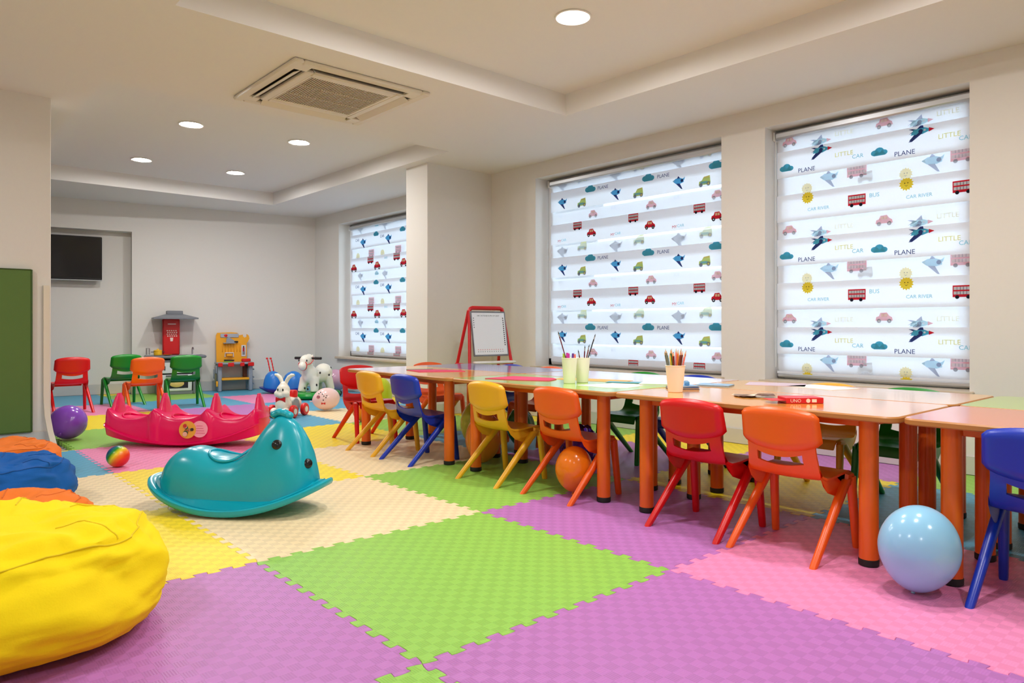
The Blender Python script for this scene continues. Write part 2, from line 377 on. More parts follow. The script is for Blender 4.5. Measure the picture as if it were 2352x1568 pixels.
# motifs: (polygon, colour) painted in order, about one unit wide
MOTIF = dict(
    rocket=[([(-.5, -.10), (-.1, .06), (-.34, .13), (-.5, .13), (-.3, .04)], 'navy'), ([(-.48, -.36), (-.34, -.34), (.0, -.1), (-.16, -.02)], 'navy'), ([(-.42, -.14), (-.3, .08), (.12, .12), (.3, .05), (.3, -.07), (.05, -.16)], 'teal'),
            ([(-.16, .1), (.06, .3), (.1, .1)], 'navy'), ([(.3, .08), (.52, -.01), (.3, -.1)], 'red'), (circ(-.02, -.02, .09), 'navy'), (circ(.14, 0, .045), 'pale'), ([(-.1, -.08), (-.5, -.42), (-.36, -.42), (.08, -.1)], 'navy')],
    jet=[([(-.45, .16), (-.2, .3), (.12, .3), (.36, .22), (.4, .02), (.15, -.06), (-.22, -.02)], 'sky'), ([(-.2, -.02), (.1, -.04), (.3, -.42), (.2, -.4)], 'navy'), ([(-.12, .28), (.12, .3), (-.02, .44)], 'navy'),
         ([(.3, .2), (.5, .34), (.42, .12)], 'sky'), (circ(.26, .12, .1), 'navy'), ([(-.45, .16), (-.3, .2), (-.3, .08)], 'cyan')],
    car=[([(-.5, -.14), (-.46, .08), (-.3, .14), (-.22, .34), (.16, .36), (.3, .16), (.46, .06), (.5, -.14)], 'red'), (rect(-.18, .1, -.02, .28), 'peach'), (rect(.02, .1, .18, .28), 'peach'),
         (circ(-.3, -.16, .13), 'black'), (circ(.3, -.16, .13), 'black'), (circ(-.3, -.16, .06), 'pale'), (circ(.3, -.16, .06), 'pale')],
    bus=[(rect(-.5, -.28, .5, .34), 'red'), (rect(-.45, .1, .45, .26), 'pale'), (rect(-.45, -.14, .45, .02), 'pale')] + [(rect(-.45 + .15 * k, .1, -.43 + .15 * k, .26), 'navy') for k in range(1, 6)] +
        [(rect(-.45 + .15 * k, -.14, -.43 + .15 * k, .02), 'navy') for k in range(1, 6)] + [(circ(-.28, -.28, .1), 'black'), (circ(.24, -.28, .1), 'black')],
    jeep=[([(-.5, -.2), (-.46, .06), (-.26, .1), (-.1, .34), (.38, .4), (.44, -.08), (.4, -.2)], 'lime'), ([(-.1, .34), (.38, .4), (.4, .26), (-.16, .24)], 'lemon'), (rect(-.36, -.12, .2, .04), 'cyan'),
          (circ(-.32, -.2, .14), 'grey'), (circ(.28, -.16, .15), 'grey'), (circ(.28, -.16, .08), 'lemon')],
    sun=[([((.5 if k % 2 else .38) * math.cos(PI * k / 14), (.5 if k % 2 else .38) * math.sin(PI * k / 14)) for k in range(28)], 'yellow'), (circ(-.1, .06, .035), 'black'), (circ(.1, .06, .035), 'black'),
         ([(-.14, -.06), (0, -.14), (.14, -.06), (0, -.18)], 'black')],
    cloud=[(circ(-.24, -.02, .22, 12, .17), 'teal'), (circ(.02, .06, .26, 12, .22), 'teal'), (circ(.28, -.04, .2, 12, .16), 'teal'), (rect(-.3, -.2, .34, -.04), 'teal')])
def put(mb, kind, y, z, x, size, col=None, sy=1.0):
    """print a motif or a word on the fabric facing the room (-x); picture-left is +y"""
    if kind in MOTIF:
        for d, (poly, c) in enumerate(MOTIF[kind]):
            n = len(poly); xx = x - 0.0002 * d
            mb.add([(xx, y - p[0] * size, z + p[1] * size * sy) for p in poly], [tuple(range(n))], PI_[col or c])
    else:
        vs, fs = text_mesh(kind, size); mb.add([(x, y - v[0], z + v[1]) for v in vs], fs, PI_[col or 'navy'])
M_alu = pm('blind_aluminium', (205, 208, 212), 0.3, metal=0.6)
M_pvc = pm('window_pvc', (238, 240, 242), 0.3)
def blind(idx, label, rows, lip, ztop, pat_front, pat_back, yl, xbl):
    a, b, z0, z1 = WIN[idx]
    wn = thing('window_%d' % (idx + 1), '', '', (XW + 0.2, (a + b) / 2, z0)); del wn['label'], wn['category']; wn['kind'] = 'structure'
    y0 = -(b - a) / 2 + .002; y1 = -y0; H = z1 - z0 - .002
    f = MB()
    for yy in (y0 + .03, y1 - .03): f.box((0.0, yy, H / 2), (0.07, 0.06, H), 0.006)
    for zz in (0.035, H - 0.035): f.box((0.0, 0, zz), (0.07, y1 - y0, 0.07), 0.006)
    f.build('window_frame', M_pvc, wn)
    MB().box((0.0, 0, H / 2), (0.008, y1 - y0 - 0.12, H - 0.14)).build('pane', M_glass, wn, smooth=False)
    so = MB(); so.box((-0.2, 0, -0.015), (0.1, b - a + 0.05, 0.03), 0.006); so.box((-0.08, 0, -0.015), (0.18, b - a - 0.004, 0.029)); so.build('window_sill', M_sill, wn)
    # roller blind
    bl = thing('zebra_blind', label, 'blind', (xbl, (a + b) / 2, z0)); oy = (a + b) / 2; oz = z0
    by0 = a + 0.02 - oy; by1 = yl - oy; bc = (by0 + by1) / 2; bw_ = by1 - by0
    top = ztop - oz; bot = 0.025
    hr = MB(); hr.box((0.0, bc, top + 0.03), (0.075, bw_ + 0.015, 0.05), 0.012); hr.build('head_rail', M_alu, bl)
    for s_ in (-1, 1): MB().box((0.0, bc + s_ * (bw_ / 2 + 0.011), top + 0.028), (0.082, 0.007, 0.06), 0.003).build('end_cap', M_white, bl)
    MB().box((-0.003, bc, bot), (0.026, bw_, 0.03), 0.009).build('bottom_rail', M_alu, bl)
    ch = MB(); ch.cyl((-0.02, by1 + 0.006, top), (-0.02, by1 + 0.006, 0.08), 0.0022, n=6); ch.build('bead_chain', M_white, bl)
    P = 0.2985; xf, xk = -0.012, 0.012
    z = rows - oz
    def band(name, x, za, zb, mat, prints):
        za, zb = max(za, bot + .012), min(zb, top + .012)
        if zb - za < 0.004: return
        o = MB().add([(x, by0, za), (x, by1, za), (x, by1, zb), (x, by0, zb)], [(0, 1, 2, 3)]).build(name, mat, bl, smooth=False, recalc=False)   # one sheet of cloth
        for kind, pyy, pz, size, col in prints:
            zz = pz - oz
            if not (za - .05 < zz < zb + .05 and by0 - .03 < pyy - oy < by1 + .03): continue
            pm_ = MB(); put(pm_, kind, pyy - oy, zz, x - 0.0012, size, col)
            nm = kind + '_print' if kind in MOTIF else 'word_print'
            bm = bmesh.new(); me = pm_.mesh(nm, RMATS if name == 'sheer_band' else PMATS, smooth=False, recalc=False); bm.from_mesh(me)     # trim to the band and to the cloth's edges
            for co, no in (((0, 0, za), (0, 0, -1)), ((0, 0, zb), (0, 0, 1)), ((0, by0, 0), (0, -1, 0)), ((0, by1, 0), (0, 1, 0))):
                bmesh.ops.bisect_plane(bm, geom=bm.verts[:] + bm.edges[:] + bm.faces[:], plane_co=co, plane_no=no, clear_outer=True)
            bm.to_mesh(me); bm.free()
            if len(me.polygons): link(nm, me, o)
    zt = z
    k = -1
    while zt - P * k > bot:
        t = zt - P * k                       # top of dense band k on the front layer
        band('dense_band', xf, t - 0.18, t, M_dense, pat_front(k, t + oz))
        band('sheer_band', xf, t - P, t - 0.18, M_sheer, pat_back(k + 1, t - P + 0.18 - lip + oz))
        t2 = t + 0.18 - lip                  # back layer, rolled to cover the sheer bands
        band('dense_band', xk, t2 - 0.18, t2, M_dense, [])
        band('sheer_band', xk, t2 - P, t2 - 0.18, M_sheer, [])
        k += 1
    return bl
def ys(xb, *px): return [at_x(p, 700, xb).y for p in px]
# near window: rockets, clouds and words on one row, suns and buses on the next
XB = XW + 0.14
def w2(*c): return ys(XB, *[1740 + k / 2.119 for k in c])
def front2(k, t):
    L = []
    if k % 2 == 0:
        L += [('rocket', y, t - 0.03, 0.138, None) for y in w2(315, 800)] + [('cloud', y, t - 0.115, 0.105, None) for y in w2(145, 595)]
        L += [('PLANE', y, t - 0.145, 0.04, 'navy') for y in w2(243, 720)] + [('LITTLE', y, t - 0.085, 0.04, 'lemon') for y in w2(425, 938)] + [('CAR', y, t - 0.115, 0.036, 'cyan') for y in w2(492, 1018)]
    else:
        L += [('sun', y, t - 0.035, 0.085, None) for y in w2(248, 728)] + [('bus', y, t - 0.095, 0.108, None) for y in w2(487, 1005)]
        L += [('BUS', y, t - 0.075, 0.036, 'cyan') for y in w2(573,)] + [('CAR RIVER', y, t - 0.115, 0.03, 'cyan') for y in w2(300, 790)]
    return L
def back2(k, t):
    L = []
    if k % 2 == 0:
        L += [('rocket', y, t - 0.115, 0.138, None) for y in w2(310, 795)] + [('car', y, t - 0.085, 0.10, None) for y in w2(160, 620)] + [('LITTLE', y, t - 0.09, 0.04, 'lemon') for y in w2(425, 930)]
    else:
        L += [('jet', y, t - 0.075, 0.13, None) for y in w2(350, 855)] + [('sun', y, t - 0.115, 0.08, None) for y in w2(245, 725)] + [('bus', y, t - 0.05, 0.12, None) for y in w2(487, 1000)] + [('jeep', y, t - 0.1, 0.1, 'pale') for y in w2(530,)]
    return L
# middle window: jets and jeeps, then red cars and buses
def w1(*c): return ys(XB, *[1240 + k / 2.8 for k in c])
def front1(k, t):
    L = []
    if k % 2 == 0:
        L += [('PLANE', y, t - 0.035, 0.04, 'navy') for y in w1(412, 800)] + [('jet', y, t - 0.115, 0.122, None) for y in w1(150, 492, 898)] + [('jeep', y, t - 0.14, 0.108, None) for y in w1(277, 640, 1068)]
        L += [('cloud', y, t - 0.03, 0.13, None) for y in w1(330, 702, 1138)]
    else:
        L += [('bus', y, t - 0.035, 0.10, None) for y in w1(248, 607, 1032)] + [('car', y, t - 0.115, 0.105, None) for y in w1(338, 714, 1148)]
        L += [('MY', y, t - 0.15, 0.032, 'red') for y in w1(133, 474, 872)] + [('CAR', y, t - 0.145, 0.032, 'cyan') for y in w1(160, 508, 912)]
    return L
def back1(k, t):
    L = []
    if k % 2 == 0:
        L += [('jet', y, t - 0.07, 0.15, 'grey') for y in w1(150, 492, 898)] + [('jeep', y, t - 0.03, 0.12, None) for y in w1(280, 645, 1075)]
    else:
        L += [('car', y, t - 0.06, 0.105, None) for y in w1(348, 722, 1150)] + [('BUS', y, t - 0.03, 0.03, 'grey') for y in w1(140, 480, 885)]
    return L
def w3(*c): return ys(XB, *[760 + k / 3.733 for k in c])
def front3(k, t):
    L = []
    if k % 2 == 0:
        L += [('cloud', y, t - 0.03, 0.13, None) for y in w3(395, 622)] + [('jet', y, t - 0.125, 0.16, None) for y in w3(283, 500)] + [('CAR', y, t - 0.07, 0.05, 'navy') for y in w3(235, 448)]
    else:
        L += [('bus', y, t - 0.04, 0.14, None) for y in w3(347, 572)] + [('car', y, t - 0.13, 0.15, None) for y in w3(205, 405, 632)] + [('BUS', y, t - 0.04, 0.04, 'cyan') for y in w3(480,)]
    return L
def back3(k, t):
    L = []
    if k % 2 == 0: L += [('jet', y, t - 0.09, 0.15, 'grey') for y in w3(260, 470)] + [('cloud', y, t - 0.06, 0.1, None) for y in w3(400,)]
    else: L += [('bus', y, t - 0.1, 0.13, None) for y in w3(355, 585)] + [('sun', y, t - 0.12, 0.1, None) for y in w3(240, 450)]
    return L
blind(0, 'white zebra roller blind printed with rockets, suns, clouds and double-decker buses', 2.004, 0.04, 2.085, front2, back2, 2.435, XB)
blind(1, 'wide white zebra blind printed with blue jets, jeeps and red cars', 2.035, 0.075, 2.085, front1, back1, 4.63, XB)
blind(2, 'white zebra roller blind on the far window past the pillar', 1.990, 0.04, 2.06, front3, back3, 8.31, XB)

# ------------------------------------------------------------------ recessed ceiling lights
M_lamp = emit_mat('lamp_diffuser_glow', (252, 248, 246), LAMP)
M_ring = pm('lamp_ring', (238, 236, 230), 0.35)
def downlight():
    r = thing('ceiling_light', '', 'lamp')
    ring = MB(); ring.lathe([(0.074, 0.002), (0.076, -0.004), (0.09, -0.007), (0.0955, -0.004), (0.096, 0.0), (0.09, 0.0015)], 40); 
    ring.f = [f for f in ring.f if len(f) == 4]; ring.mi = [0] * len(ring.f)
    ring.build('trim_ring', M_ring, r)
    dz = MB(); dz.lathe([(0.0745, 0.001), (0.0745, -0.0025)], 24); dz.mi = [0 if len(f) == 4 else 1 for f in dz.f]
    dz.f, dz.mi = dz.f[:24] + dz.f[25:], dz.mi[:24] + dz.mi[25:]; dz.build('diffuser', [M_ring, M_lamp], r); return r
def copy_thing(root, loc, rz=0.0, label=None, group=None):
    c = root.copy(); COL.objects.link(c); c.location = loc; c.rotation_euler = (0, 0, rz)
    if label: c['label'] = label
    if group: c['group'] = group
    for ch in [o for o in root.children]:
        k = ch.copy(); COL.objects.link(k); k.parent = c
        for g in [o for o in ch.children]: q = g.copy(); COL.objects.link(q); q.parent = k
    return c
LIGHTS = [(2.747, 2.591, 'round recessed ceiling light in the raised ceiling over the tables', None), (1.906, 6.025, 0, 1), (2.804, 5.97, 0, 1), (1.946, 7.62, 0, 1), (2.855, 7.60, 0, 1)]
for x, y in ((1.9, 2.6), (1.9, 1.0), (2.75, 1.0), (1.9, -0.6)): LIGHTS.append((x, y, 'assumed round recessed ceiling light, added out of view in the raised ceiling', 'added lights out of view'))  # assumed lamps outside the frame, added for ambient light in the near room
d0 = downlight()
for n_, (x, y, lb, gr) in enumerate(LIGHTS):
    if lb == 0: lb, gr = 'round recessed ceiling light, one of four in the far raised ceiling', 'four lights of the far ceiling tray'
    o = d0 if n_ == 0 else copy_thing(d0, (x, y, HT), 0)
    o.location = (x, y, HT - 0.002); o['label'] = lb
    if gr: o['group'] = gr
for n_, (x, y) in enumerate(((-0.9, 3.9), (-0.9, 1.6), (-0.9, -0.7))):
    copy_thing(d0, (x, y, HS - 0.002), 0, 'round recessed ceiling light, added out of view in the low ceiling', 'added low lights out of view')  # unseen lamps added over the left side as fill light

# ------------------------------------------------------------------ ceiling air conditioner
M_ac = pm('ac_plastic', (226, 218, 202), 0.45, vary=0.02); M_dark = pm('ac_slot_dark', (62, 54, 44), 0.6); M_slat = pm('ac_slat', (196, 182, 158), 0.5)
ac = thing('ceiling_air_conditioner', 'square cream ceiling cassette air conditioner with slatted intake grille', 'air conditioner', (2.175, 4.17, HS))
hw = 0.455; mb = MB()
for s_ in (-1, 1):
    mb.box((s_ * (hw - .03), 0, -0.012), (0.06, 2 * hw, 0.024), 0.008); mb.box((0, s_ * (hw - .03), -0.012), (2 * hw - .12, 0.06, 0.024), 0.008)
    mb.box((s_ * 0.305, 0, -0.014), (0.05, 0.66, 0.024), 0.006); mb.box((0, s_ * 0.305, -0.014), (0.56, 0.05, 0.024), 0.006)
    for q in (-1, 1): mb.box((s_ * 0.375, q * 0.375, -0.012), (0.10, 0.10, 0.022), 0.004)
mb.build('panel', M_ac, ac)
for a in range(4):
    M = Rz(a * PI / 2)
    o = MB().box((0.365, 0, -0.004), (0.075, 0.66, 0.006), 0, M=M).build('air_slot', M_dark, ac, smooth=False)
    lv = MB().box((0, 0, 0), (0.052, 0.6, 0.006), 0.002, M=M @ T(0.37, 0, -0.022) @ Matrix.Rotation(0.5 if a != 3 else 0.75, 4, 'Y')).build('louver', M_ac, ac)
MB().box((0, 0, -0.006), (0.56, 0.56, 0.006)).build('intake_backing', M_dark, ac, smooth=False)
g = MB()
for k in range(34): g.box((-0.255 + k * 0.01545, 0, -0.017), (0.0085, 0.53, 0.008))
for k in (-0.09, 0.09): g.box((0, k, -0.019), (0.53, 0.008, 0.008))
g.build('grille_slats', M_slat, ac, smooth=False)['kind'] = 'stuff'
fr = MB()
for s_ in (-1, 1): fr.box((s_ * 0.273, 0, -0.018), (0.02, 0.565, 0.012), 0.003); fr.box((0, s_ * 0.273, -0.018), (0.526, 0.02, 0.012), 0.003)
fr.build('grille_frame', M_ac, ac)

# ------------------------------------------------------------------ television in the niche
tv_c = c2 + ub * 0.75 - nb * 0.10
tv = thing('television', 'black flat television mounted in the wall niche', 'television', (tv_c.x, tv_c.y, 1.365), math.atan2(-ub.y, -ub.x))
M_bez = pm('tv_bezel', (18, 18, 20), 0.35); M_scr = pm('tv_screen', (14, 15, 20), 0.12, 0.6)
MB().box((0, 0, 0.255), (0.88, 0.045, 0.51), 0.008).build('housing', M_bez, tv)
MB().box((0, -0.0245, 0.262), (0.86, 0.004, 0.475), 0.001).build('screen', M_scr, tv)
MB().box((0, -0.02, -0.006), (0.88, 0.035, 0.012), 0.004).build('lower_trim', M_alu, tv)
MB().box((0, 0.06, 0.2), (0.3, 0.075, 0.3), 0.005).build('wall_bracket', M_bez, tv)
tc_ = MB(); tc_.tube([(-0.05 - 0.03 * k, 0.03, -0.0 - 0.07 * math.sin(PI * k / 8)) for k in range(9)], 0.004, 6); tc_.build('cable', M_white, tv)
# green board on the partition, cable cover at its end
gb = thing('pin_board', 'plain green board hung on the partition wall above the bean bags', 'board', (0.0, PY - 0.001, 0.145))
M_grn = pm('board_green', (92, 122, 58), 0.55, 0.3, vary=0.04)
MB().box((-0.0, -0.012, 0.515), (1.49, 0.02, 1.03), 0.003).build('panel', M_grn, gb)
e = MB(); e.box((0.747, -0.014, 0.515), (0.008, 0.027, 1.036), 0.002); e.box((-0.747, -0.014, 0.515), (0.008, 0.027, 1.036), 0.002); e.box((0, -0.014, 1.032), (1.49, 0.027, 0.006), 0.002); e.box((0, -0.014, -0.002), (1.49, 0.027, 0.006), 0.002)
e.build('edge_trim', pm('board_edge', (70, 96, 46), 0.5), gb)
MB().box((0.40, -0.016, 1.028), (0.14, 0.03, 0.014), 0.004).build('hanger_clip', pm('board_clip', (84, 100, 56), 0.5), gb)
cc = thing('cable_cover', 'cream plastic cable cover running down the partition corner to the floor', 'cable cover', (0.826, PY - 0.002, 0))
pth = [(0, -0.012, 1.08), (0, -0.012, 0.36), (0.004, -0.024, 0.24), (0.016, -0.05, 0.14), (0.03, -0.085, 0.06), (0.036, -0.1, 0.03)]
c_ = MB(); c_.loft([[(p[0] + a, p[1] + b, p[2]) for a, b in ((-.016, -.011), (.016, -.011), (.016, .011), (-.016, .011))] for p in pth]); c_.build('channel', pm('cable_cream', (228, 220, 200), 0.5), cc)
w_ = MB(); w_.tube([(0.03, -0.09, 0.05), (0.04, -0.105, 0.015), (0.055, -0.13, 0.006)], 0.005, 6); w_.build('cable_end', M_white, cc)

# ------------------------------------------------------------------ tables
TZ = 0.522
M_edge = pm('beech_edge', (186, 126, 62), 0.4, vary=0.08); M_leg = pm('table_leg_orange', (232, 104, 22), 0.28, 0.5); M_foot = pm('black_rubber', (22, 20, 20), 0.6)
def laminate(n, c): return pm('laminate_' + n, c, 0.14, 0.5, coat=0.6, vary=0.015)
LAM = dict(orange=laminate('orange', (240, 160, 66)), green=laminate('green', (170, 214, 92)), blue=laminate('blue', (120, 124, 200)), lilac=laminate('lilac', (214, 190, 206)),
           amber=laminate('amber', (236, 172, 78)), coral=laminate('coral', (226, 104, 62)), lime=laminate('lime', (160, 206, 70)))
def rrect(x0, y0, x1, y1, r, n=6):
    out = []
    for cx, cy, a in ((x1 - r, y1 - r, 0), (x0 + r, y1 - r, 1), (x0 + r, y0 + r, 2), (x1 - r, y0 + r, 3)):
        for k in range(n + 1): t = (a + k / n) * PI / 2; out.append((cx + r * math.cos(t), cy + r * math.sin(t)))
    return out
def table(cx, cy, wx, wy, lam, label):
    t = thing('activity_table', label, 'table', (cx, cy, 0), 0, 'kindergarten tables pushed together in two rows')
    mb = MB(); R = 0.045
    def ring(d, z): return [(x, y, z) for x, y in rrect(-wx / 2 + d, -wy / 2 + d, wx / 2 - d, wy / 2 - d, R - d)]
    mb.loft([ring(0.005, TZ - 0.022), ring(0, TZ - 0.018), ring(0, TZ - 0.005), ring(0.004, TZ - 0.0005)], cap=False, mi=1)
    top = ring(0.004, TZ - 0.0005); mb.add(ring(0.0046, TZ), [tuple(range(len(top)))], 0); mb.loft([ring(0.004, TZ - 0.0005), ring(0.0046, TZ)], cap=False, mi=1)
    mb.add(ring(0.005, TZ - 0.022), [tuple(range(len(top)))], 1)
    mb.build('table_top', [LAM[lam], M_edge], t)
    ap = MB()
    for s_ in (-1, 1): ap.box((s_ * (wx / 2 - 0.10), 0, TZ - 0.037), (0.02, wy - 0.3, 0.028), 0.002); ap.box((0, s_ * (wy / 2 - 0.13), TZ - 0.037), (wx - 0.24, 0.02, 0.028), 0.002)
    ap.build('apron', M_leg, t)
    for sx in (-1, 1):
        for sy in (-1, 1):
            x, y = sx * (wx / 2 - 0.094), sy * (wy / 2 - 0.12)
            l = MB().cyl((x, y, 0.018), (x, y, TZ - 0.022), 0.031, n=28).build('leg', M_leg, t)
            f = MB(); f.lathe([(0.029, 0.0), (0.0325, 0.003), (0.033, 0.02), (0.0318, 0.024)], 28, (x, y, 0)); f.build('foot_cap', M_foot, l)
    return t
FX, FW, BX, BW = 2.712, 0.548, 3.272, 0.552
YC = (3.868, 2.666, 1.474, 0.285)
table(FX, YC[0], FW, 1.196, 'orange', 'orange-topped children’s table with orange legs, a pink sheet lying on its far half'.replace('’', "'"))
table(FX, YC[1], FW, 1.188, 'green', 'light green-topped table holding two pale cups of brushes')
table(FX, YC[2], FW, 1.180, 'orange', 'amber-topped table holding the pencil cup and the red card box')
table(FX + .006, YC[3], FW - .012, 1.180, 'coral', 'coral-red-topped table beside the dark blue chair')
table(BX, YC[0], BW, 1.196, 'blue', 'blue-violet-topped table in front of the red easel')
table(BX, YC[1], BW, 1.188, 'lilac', 'pale lilac-topped table under the jet-printed blind')
table(BX, YC[2], BW, 1.180, 'amber', 'amber-topped table under the rocket-printed blind, reflecting the window')
table(BX, YC[3], BW, 1.180, 'lime', 'green-topped table behind the coral-red one')

# ------------------------------------------------------------------ children's chairs
CH_RGB = dict(red=(214, 14, 18), orange=(243, 98, 22), yellow=(238, 176, 34), blue=(18, 52, 176), green=(14, 138, 34))
CHM = {k: pm('chair_plastic_' + k, c, 0.33, 0.5, bump=(160, 0.015)) for k, c in CH_RGB.items()}
def chair_meshes():
    # seat shell: profile from front lip over the seat up to the back's side struts (x, z, half width)
    prof = [(.166, .236, .128), (.170, .262, .136), (.160, .283, .142), (.13, .289, .145), (.07, .286, .146), (.01, .280, .145), (-.03, .280, .142), (-.052, .288, .138),
            (-.068, .308, .134), (-.076, .343, .131), (-.080, .360, .129), (-.084, .380, .128), (-.089, .410, .128)]
    NU = 18; top, bot = [], []; th = .0085
    def P(k, u, off):
        x, z, w = prof[k]; a = prof[max(k - 1, 0)]; b = prof[min(k + 1, len(prof) - 1)]
        t = Vector((b[0] - a[0], 0, b[1] - a[1])).normalized(); n = Vector((-t.z, 0, t.x))   # towards the sitter's side
        f = 1 - u * u; back = max(0, min(1, (k - 6) / 4))
        x = x - .020 * back * f; z = z - (.007 * (1 - back) * f if k > 2 else 0) - .030 * back * f * (1 if k >= 9 else (.5 if k == 8 else 0))
        v = Vector((x, u * w, z)) + n * (-off)
        return tuple(v)
    us = [-1 + 2 * i / NU for i in range(NU + 1)]
    K = len(prof); vt = [P(k, u, 0) for k in range(K) for u in us]; vb = [P(k, u, -th) for k in range(K) for u in us]
    W = NU + 1
    keep = {(k, i) for k in range(K - 1) for i in range(NU)}
    for k in (9, 10):
        for i in range(NU):
            if abs((us[i] + us[i + 1]) / 2) < .68: keep.discard((k, i))
    fs = []; o = len(vt)
    for k, i in keep:
        a, b, c, d = k * W + i, k * W + i + 1, (k + 1) * W + i + 1, (k + 1) * W + i
        fs += [(a, b, c, d), (o + d, o + c, o + b, o + a)]
        for (p, q, nk) in ((a, b, (k - 1, i)), (b, c, (k, i + 1)), (c, d, (k + 1, i)), (d, a, (k, i - 1))):
            if nk not in keep: fs.append((p, o + p, o + q, q))
    seat = MB().add(vt + vb, fs)
    sk = [(-.075, .315), (-.074, .286), (-.055, .255), (-.02, .226), (.02, .212), (.06, .206), (.085, .222), (.10, .242), (.16, .246), (.168, .262), (.158, .281), (.12, .287), (.03, .281), (-.03, .279), (-.056, .29)]
    for s_ in (-1, 1):
        seat.loft([[(x, s_ * (.131 + (.012 if x > .0 else .006)), z) for x, z in sk], [(x, s_ * (.143 if x > 0 else .137), z) for x, z in sk]])
        seat.loft([[(x, s_ * (.139 + .008), z) for x, z in [(.09, .228), (.15, .235), (.163, .262), (.15, .281), (.10, .281)]], [(x, s_ * .158, z) for x, z in [(.095, .235), (.147, .24), (.158, .262), (.147, .276), (.105, .276)]]])
    # back pad
    pad = MB(); NU2, NV = 20, 9; fr, rr = [], []
    for j in range(NV + 1):
        v = j / NV
        for i in range(NU2 + 1):
            u = -1 + 2 * i / NU2
            half = .150 - .005 * v
            zl = .400 - .034 * (1 - u * u); zu = .508 + .021 * (1 - abs(u) ** 2.2)
            # round the corners
            e = max(0, abs(u) - .86) / .14; zl += .010 * e * e; zu -= .010 * e * e
            z = zl + (zu - zl) * v; x = -.082 - .020 * v - .021 * (1 - u * u)
            ev = min(1, (1 - abs(2 * v - 1)) * 9) ** .5; eu = min(1, (1 - abs(u)) * 9) ** .5
            fr.append((x + .006 * min(ev, eu), u * half, z)); rr.append((x - .008 - .016 * min(ev, eu) * (1 if v < .96 else .8), u * half, z))
    W2 = NU2 + 1; n = len(fr); fs = []
    for j in range(NV):
        for i in range(NU2):
            a, b, c, d = j * W2 + i, j * W2 + i + 1, (j + 1) * W2 + i + 1, (j + 1) * W2 + i
            fs += [(a, b, c, d), (n + d, n + c, n + b, n + a)]
    ring = [i for i in range(W2)] + [j * W2 + NU2 for j in range(1, NV + 1)] + [NV * W2 + i for i in range(NU2 - 1, -1, -1)] + [j * W2 for j in range(NV - 1, 0, -1)]
    for k in range(len(ring)): p, q = ring[k], ring[(k + 1) % len(ring)]; fs.append((p, n + p, n + q, q))
    pad.add(fr + rr, fs)
    legs = []
    for s_ in (-1, 1):
        for ft, tp in (((-.172, .158), (.112, .148, .262)), ((.172, .158), (.142, .150, .266))):
            rear = ft[0] < 0; L = MB()
            sx0, sy0, sx1, sy1 = (.030, .0165, .0175, .013) if rear else (.019, .0165, .0155, .013)
            rings = []
            for q in (0, .25, .5, .75, .97, 1.0):
                z = tp[2] * (1 - q); x = tp[0] + (ft[0] - tp[0]) * q; y = s_ * (tp[1] + (ft[1] - tp[1]) * q); a = sx0 + (sx1 - sx0) * q; b = sy0 + (sy1 - sy0) * q
                if q == 1.0: a, b = a * .9, b * .9
                rings.append([(x + a * math.copysign(abs(math.cos(t)) ** .8, math.cos(t)), y + b * math.copysign(abs(math.sin(t)) ** .8, math.sin(t)), z) for t in (2 * PI * (k + .5) / 12 for k in range(12))])
            L.loft(rings); legs.append(L)
    return seat, pad, legs
_seat, _pad, _legs = chair_meshes()
CHME = {}
for k, m in CHM.items():
    CHME[k] = (_seat.mesh('seat_' + k, m, angle=50), _pad.mesh('back_' + k, m, angle=55), [l.mesh('leg_' + k, m, angle=50) for l in _legs])
def chair(color, x, y, rz, label, group=None):
    t = thing('child_chair', label, 'chair', (x, y, 0), rz, group)
    s, p, L = CHME[color]
    link('seat', s, t); link('backrest', p, t)
    for l in L: link('leg', l, t)
    return t
R_ = math.radians
FG, BG, EG, TG = 'chairs along the room side of the tables', 'chairs along the window side of the tables', 'chairs at the end of the tables', 'chairs facing the television'
CXF = 2.514
chair('yellow', 2.492, 4.065, 0, 'yellow plastic chair tucked at the orange-topped table beside the blue chair', FG)
chair('blue', 2.492, 3.645, 0, 'blue plastic chair between two yellow chairs at the orange-topped table', FG)
chair('yellow', 2.505, 2.89, 0, 'yellow plastic chair at the light green-topped table beside an orange one', FG)
chair('orange', 2.528, 2.40, 0, 'orange plastic chair with an orange balloon under it, at the light green-topped table', FG)
chair('red', 2.528, 1.645, 0, 'red plastic chair at the amber-topped table in front of the pencil cup', FG)
chair('orange', 2.528, 1.272, 0, 'orange plastic chair beside the red one at the amber-topped table', FG)
chair('blue', 2.542, 0.500, 0, 'dark blue plastic chair at the coral-red-topped table beside the pale blue balloon', FG)
BXc = 3.500
chair('blue', BXc, 4.04, PI, 'blue plastic chair at the window side of the blue-violet table, by the easel', BG)
chair('orange', BXc, 3.62, PI, 'orange plastic chair at the window side of the blue-violet table', BG)
chair('green', BXc, 2.785, PI, 'green plastic chair at the window side of the lilac table', BG)
chair('blue', BXc, 2.40, PI, 'blue plastic chair at the window side of the lilac table', BG)
chair('yellow', BXc, 1.61, PI, 'yellow plastic chair at the window side of the amber table', BG)
chair('green', BXc, 1.235, PI, 'green plastic chair at the window side of the amber table', BG)
chair('yellow', BXc, 0.52, PI, 'yellow plastic chair at the window side of the green-topped table', BG)
chair('red', 2.668, 4.60, -PI / 2, 'red plastic chair at the end of the orange-topped table', EG)
chair('orange', 3.315, 4.615, -PI / 2, 'orange plastic chair at the end of the blue-violet table, by the pillar', EG)
chair('red', 1.385, 7.86, PI / 2 + .02, 'red plastic chair facing the television, next to the partition', TG)
chair('green', 1.935, 8.265, PI / 2 + .06, 'green plastic chair facing the niche behind the orange one', TG)
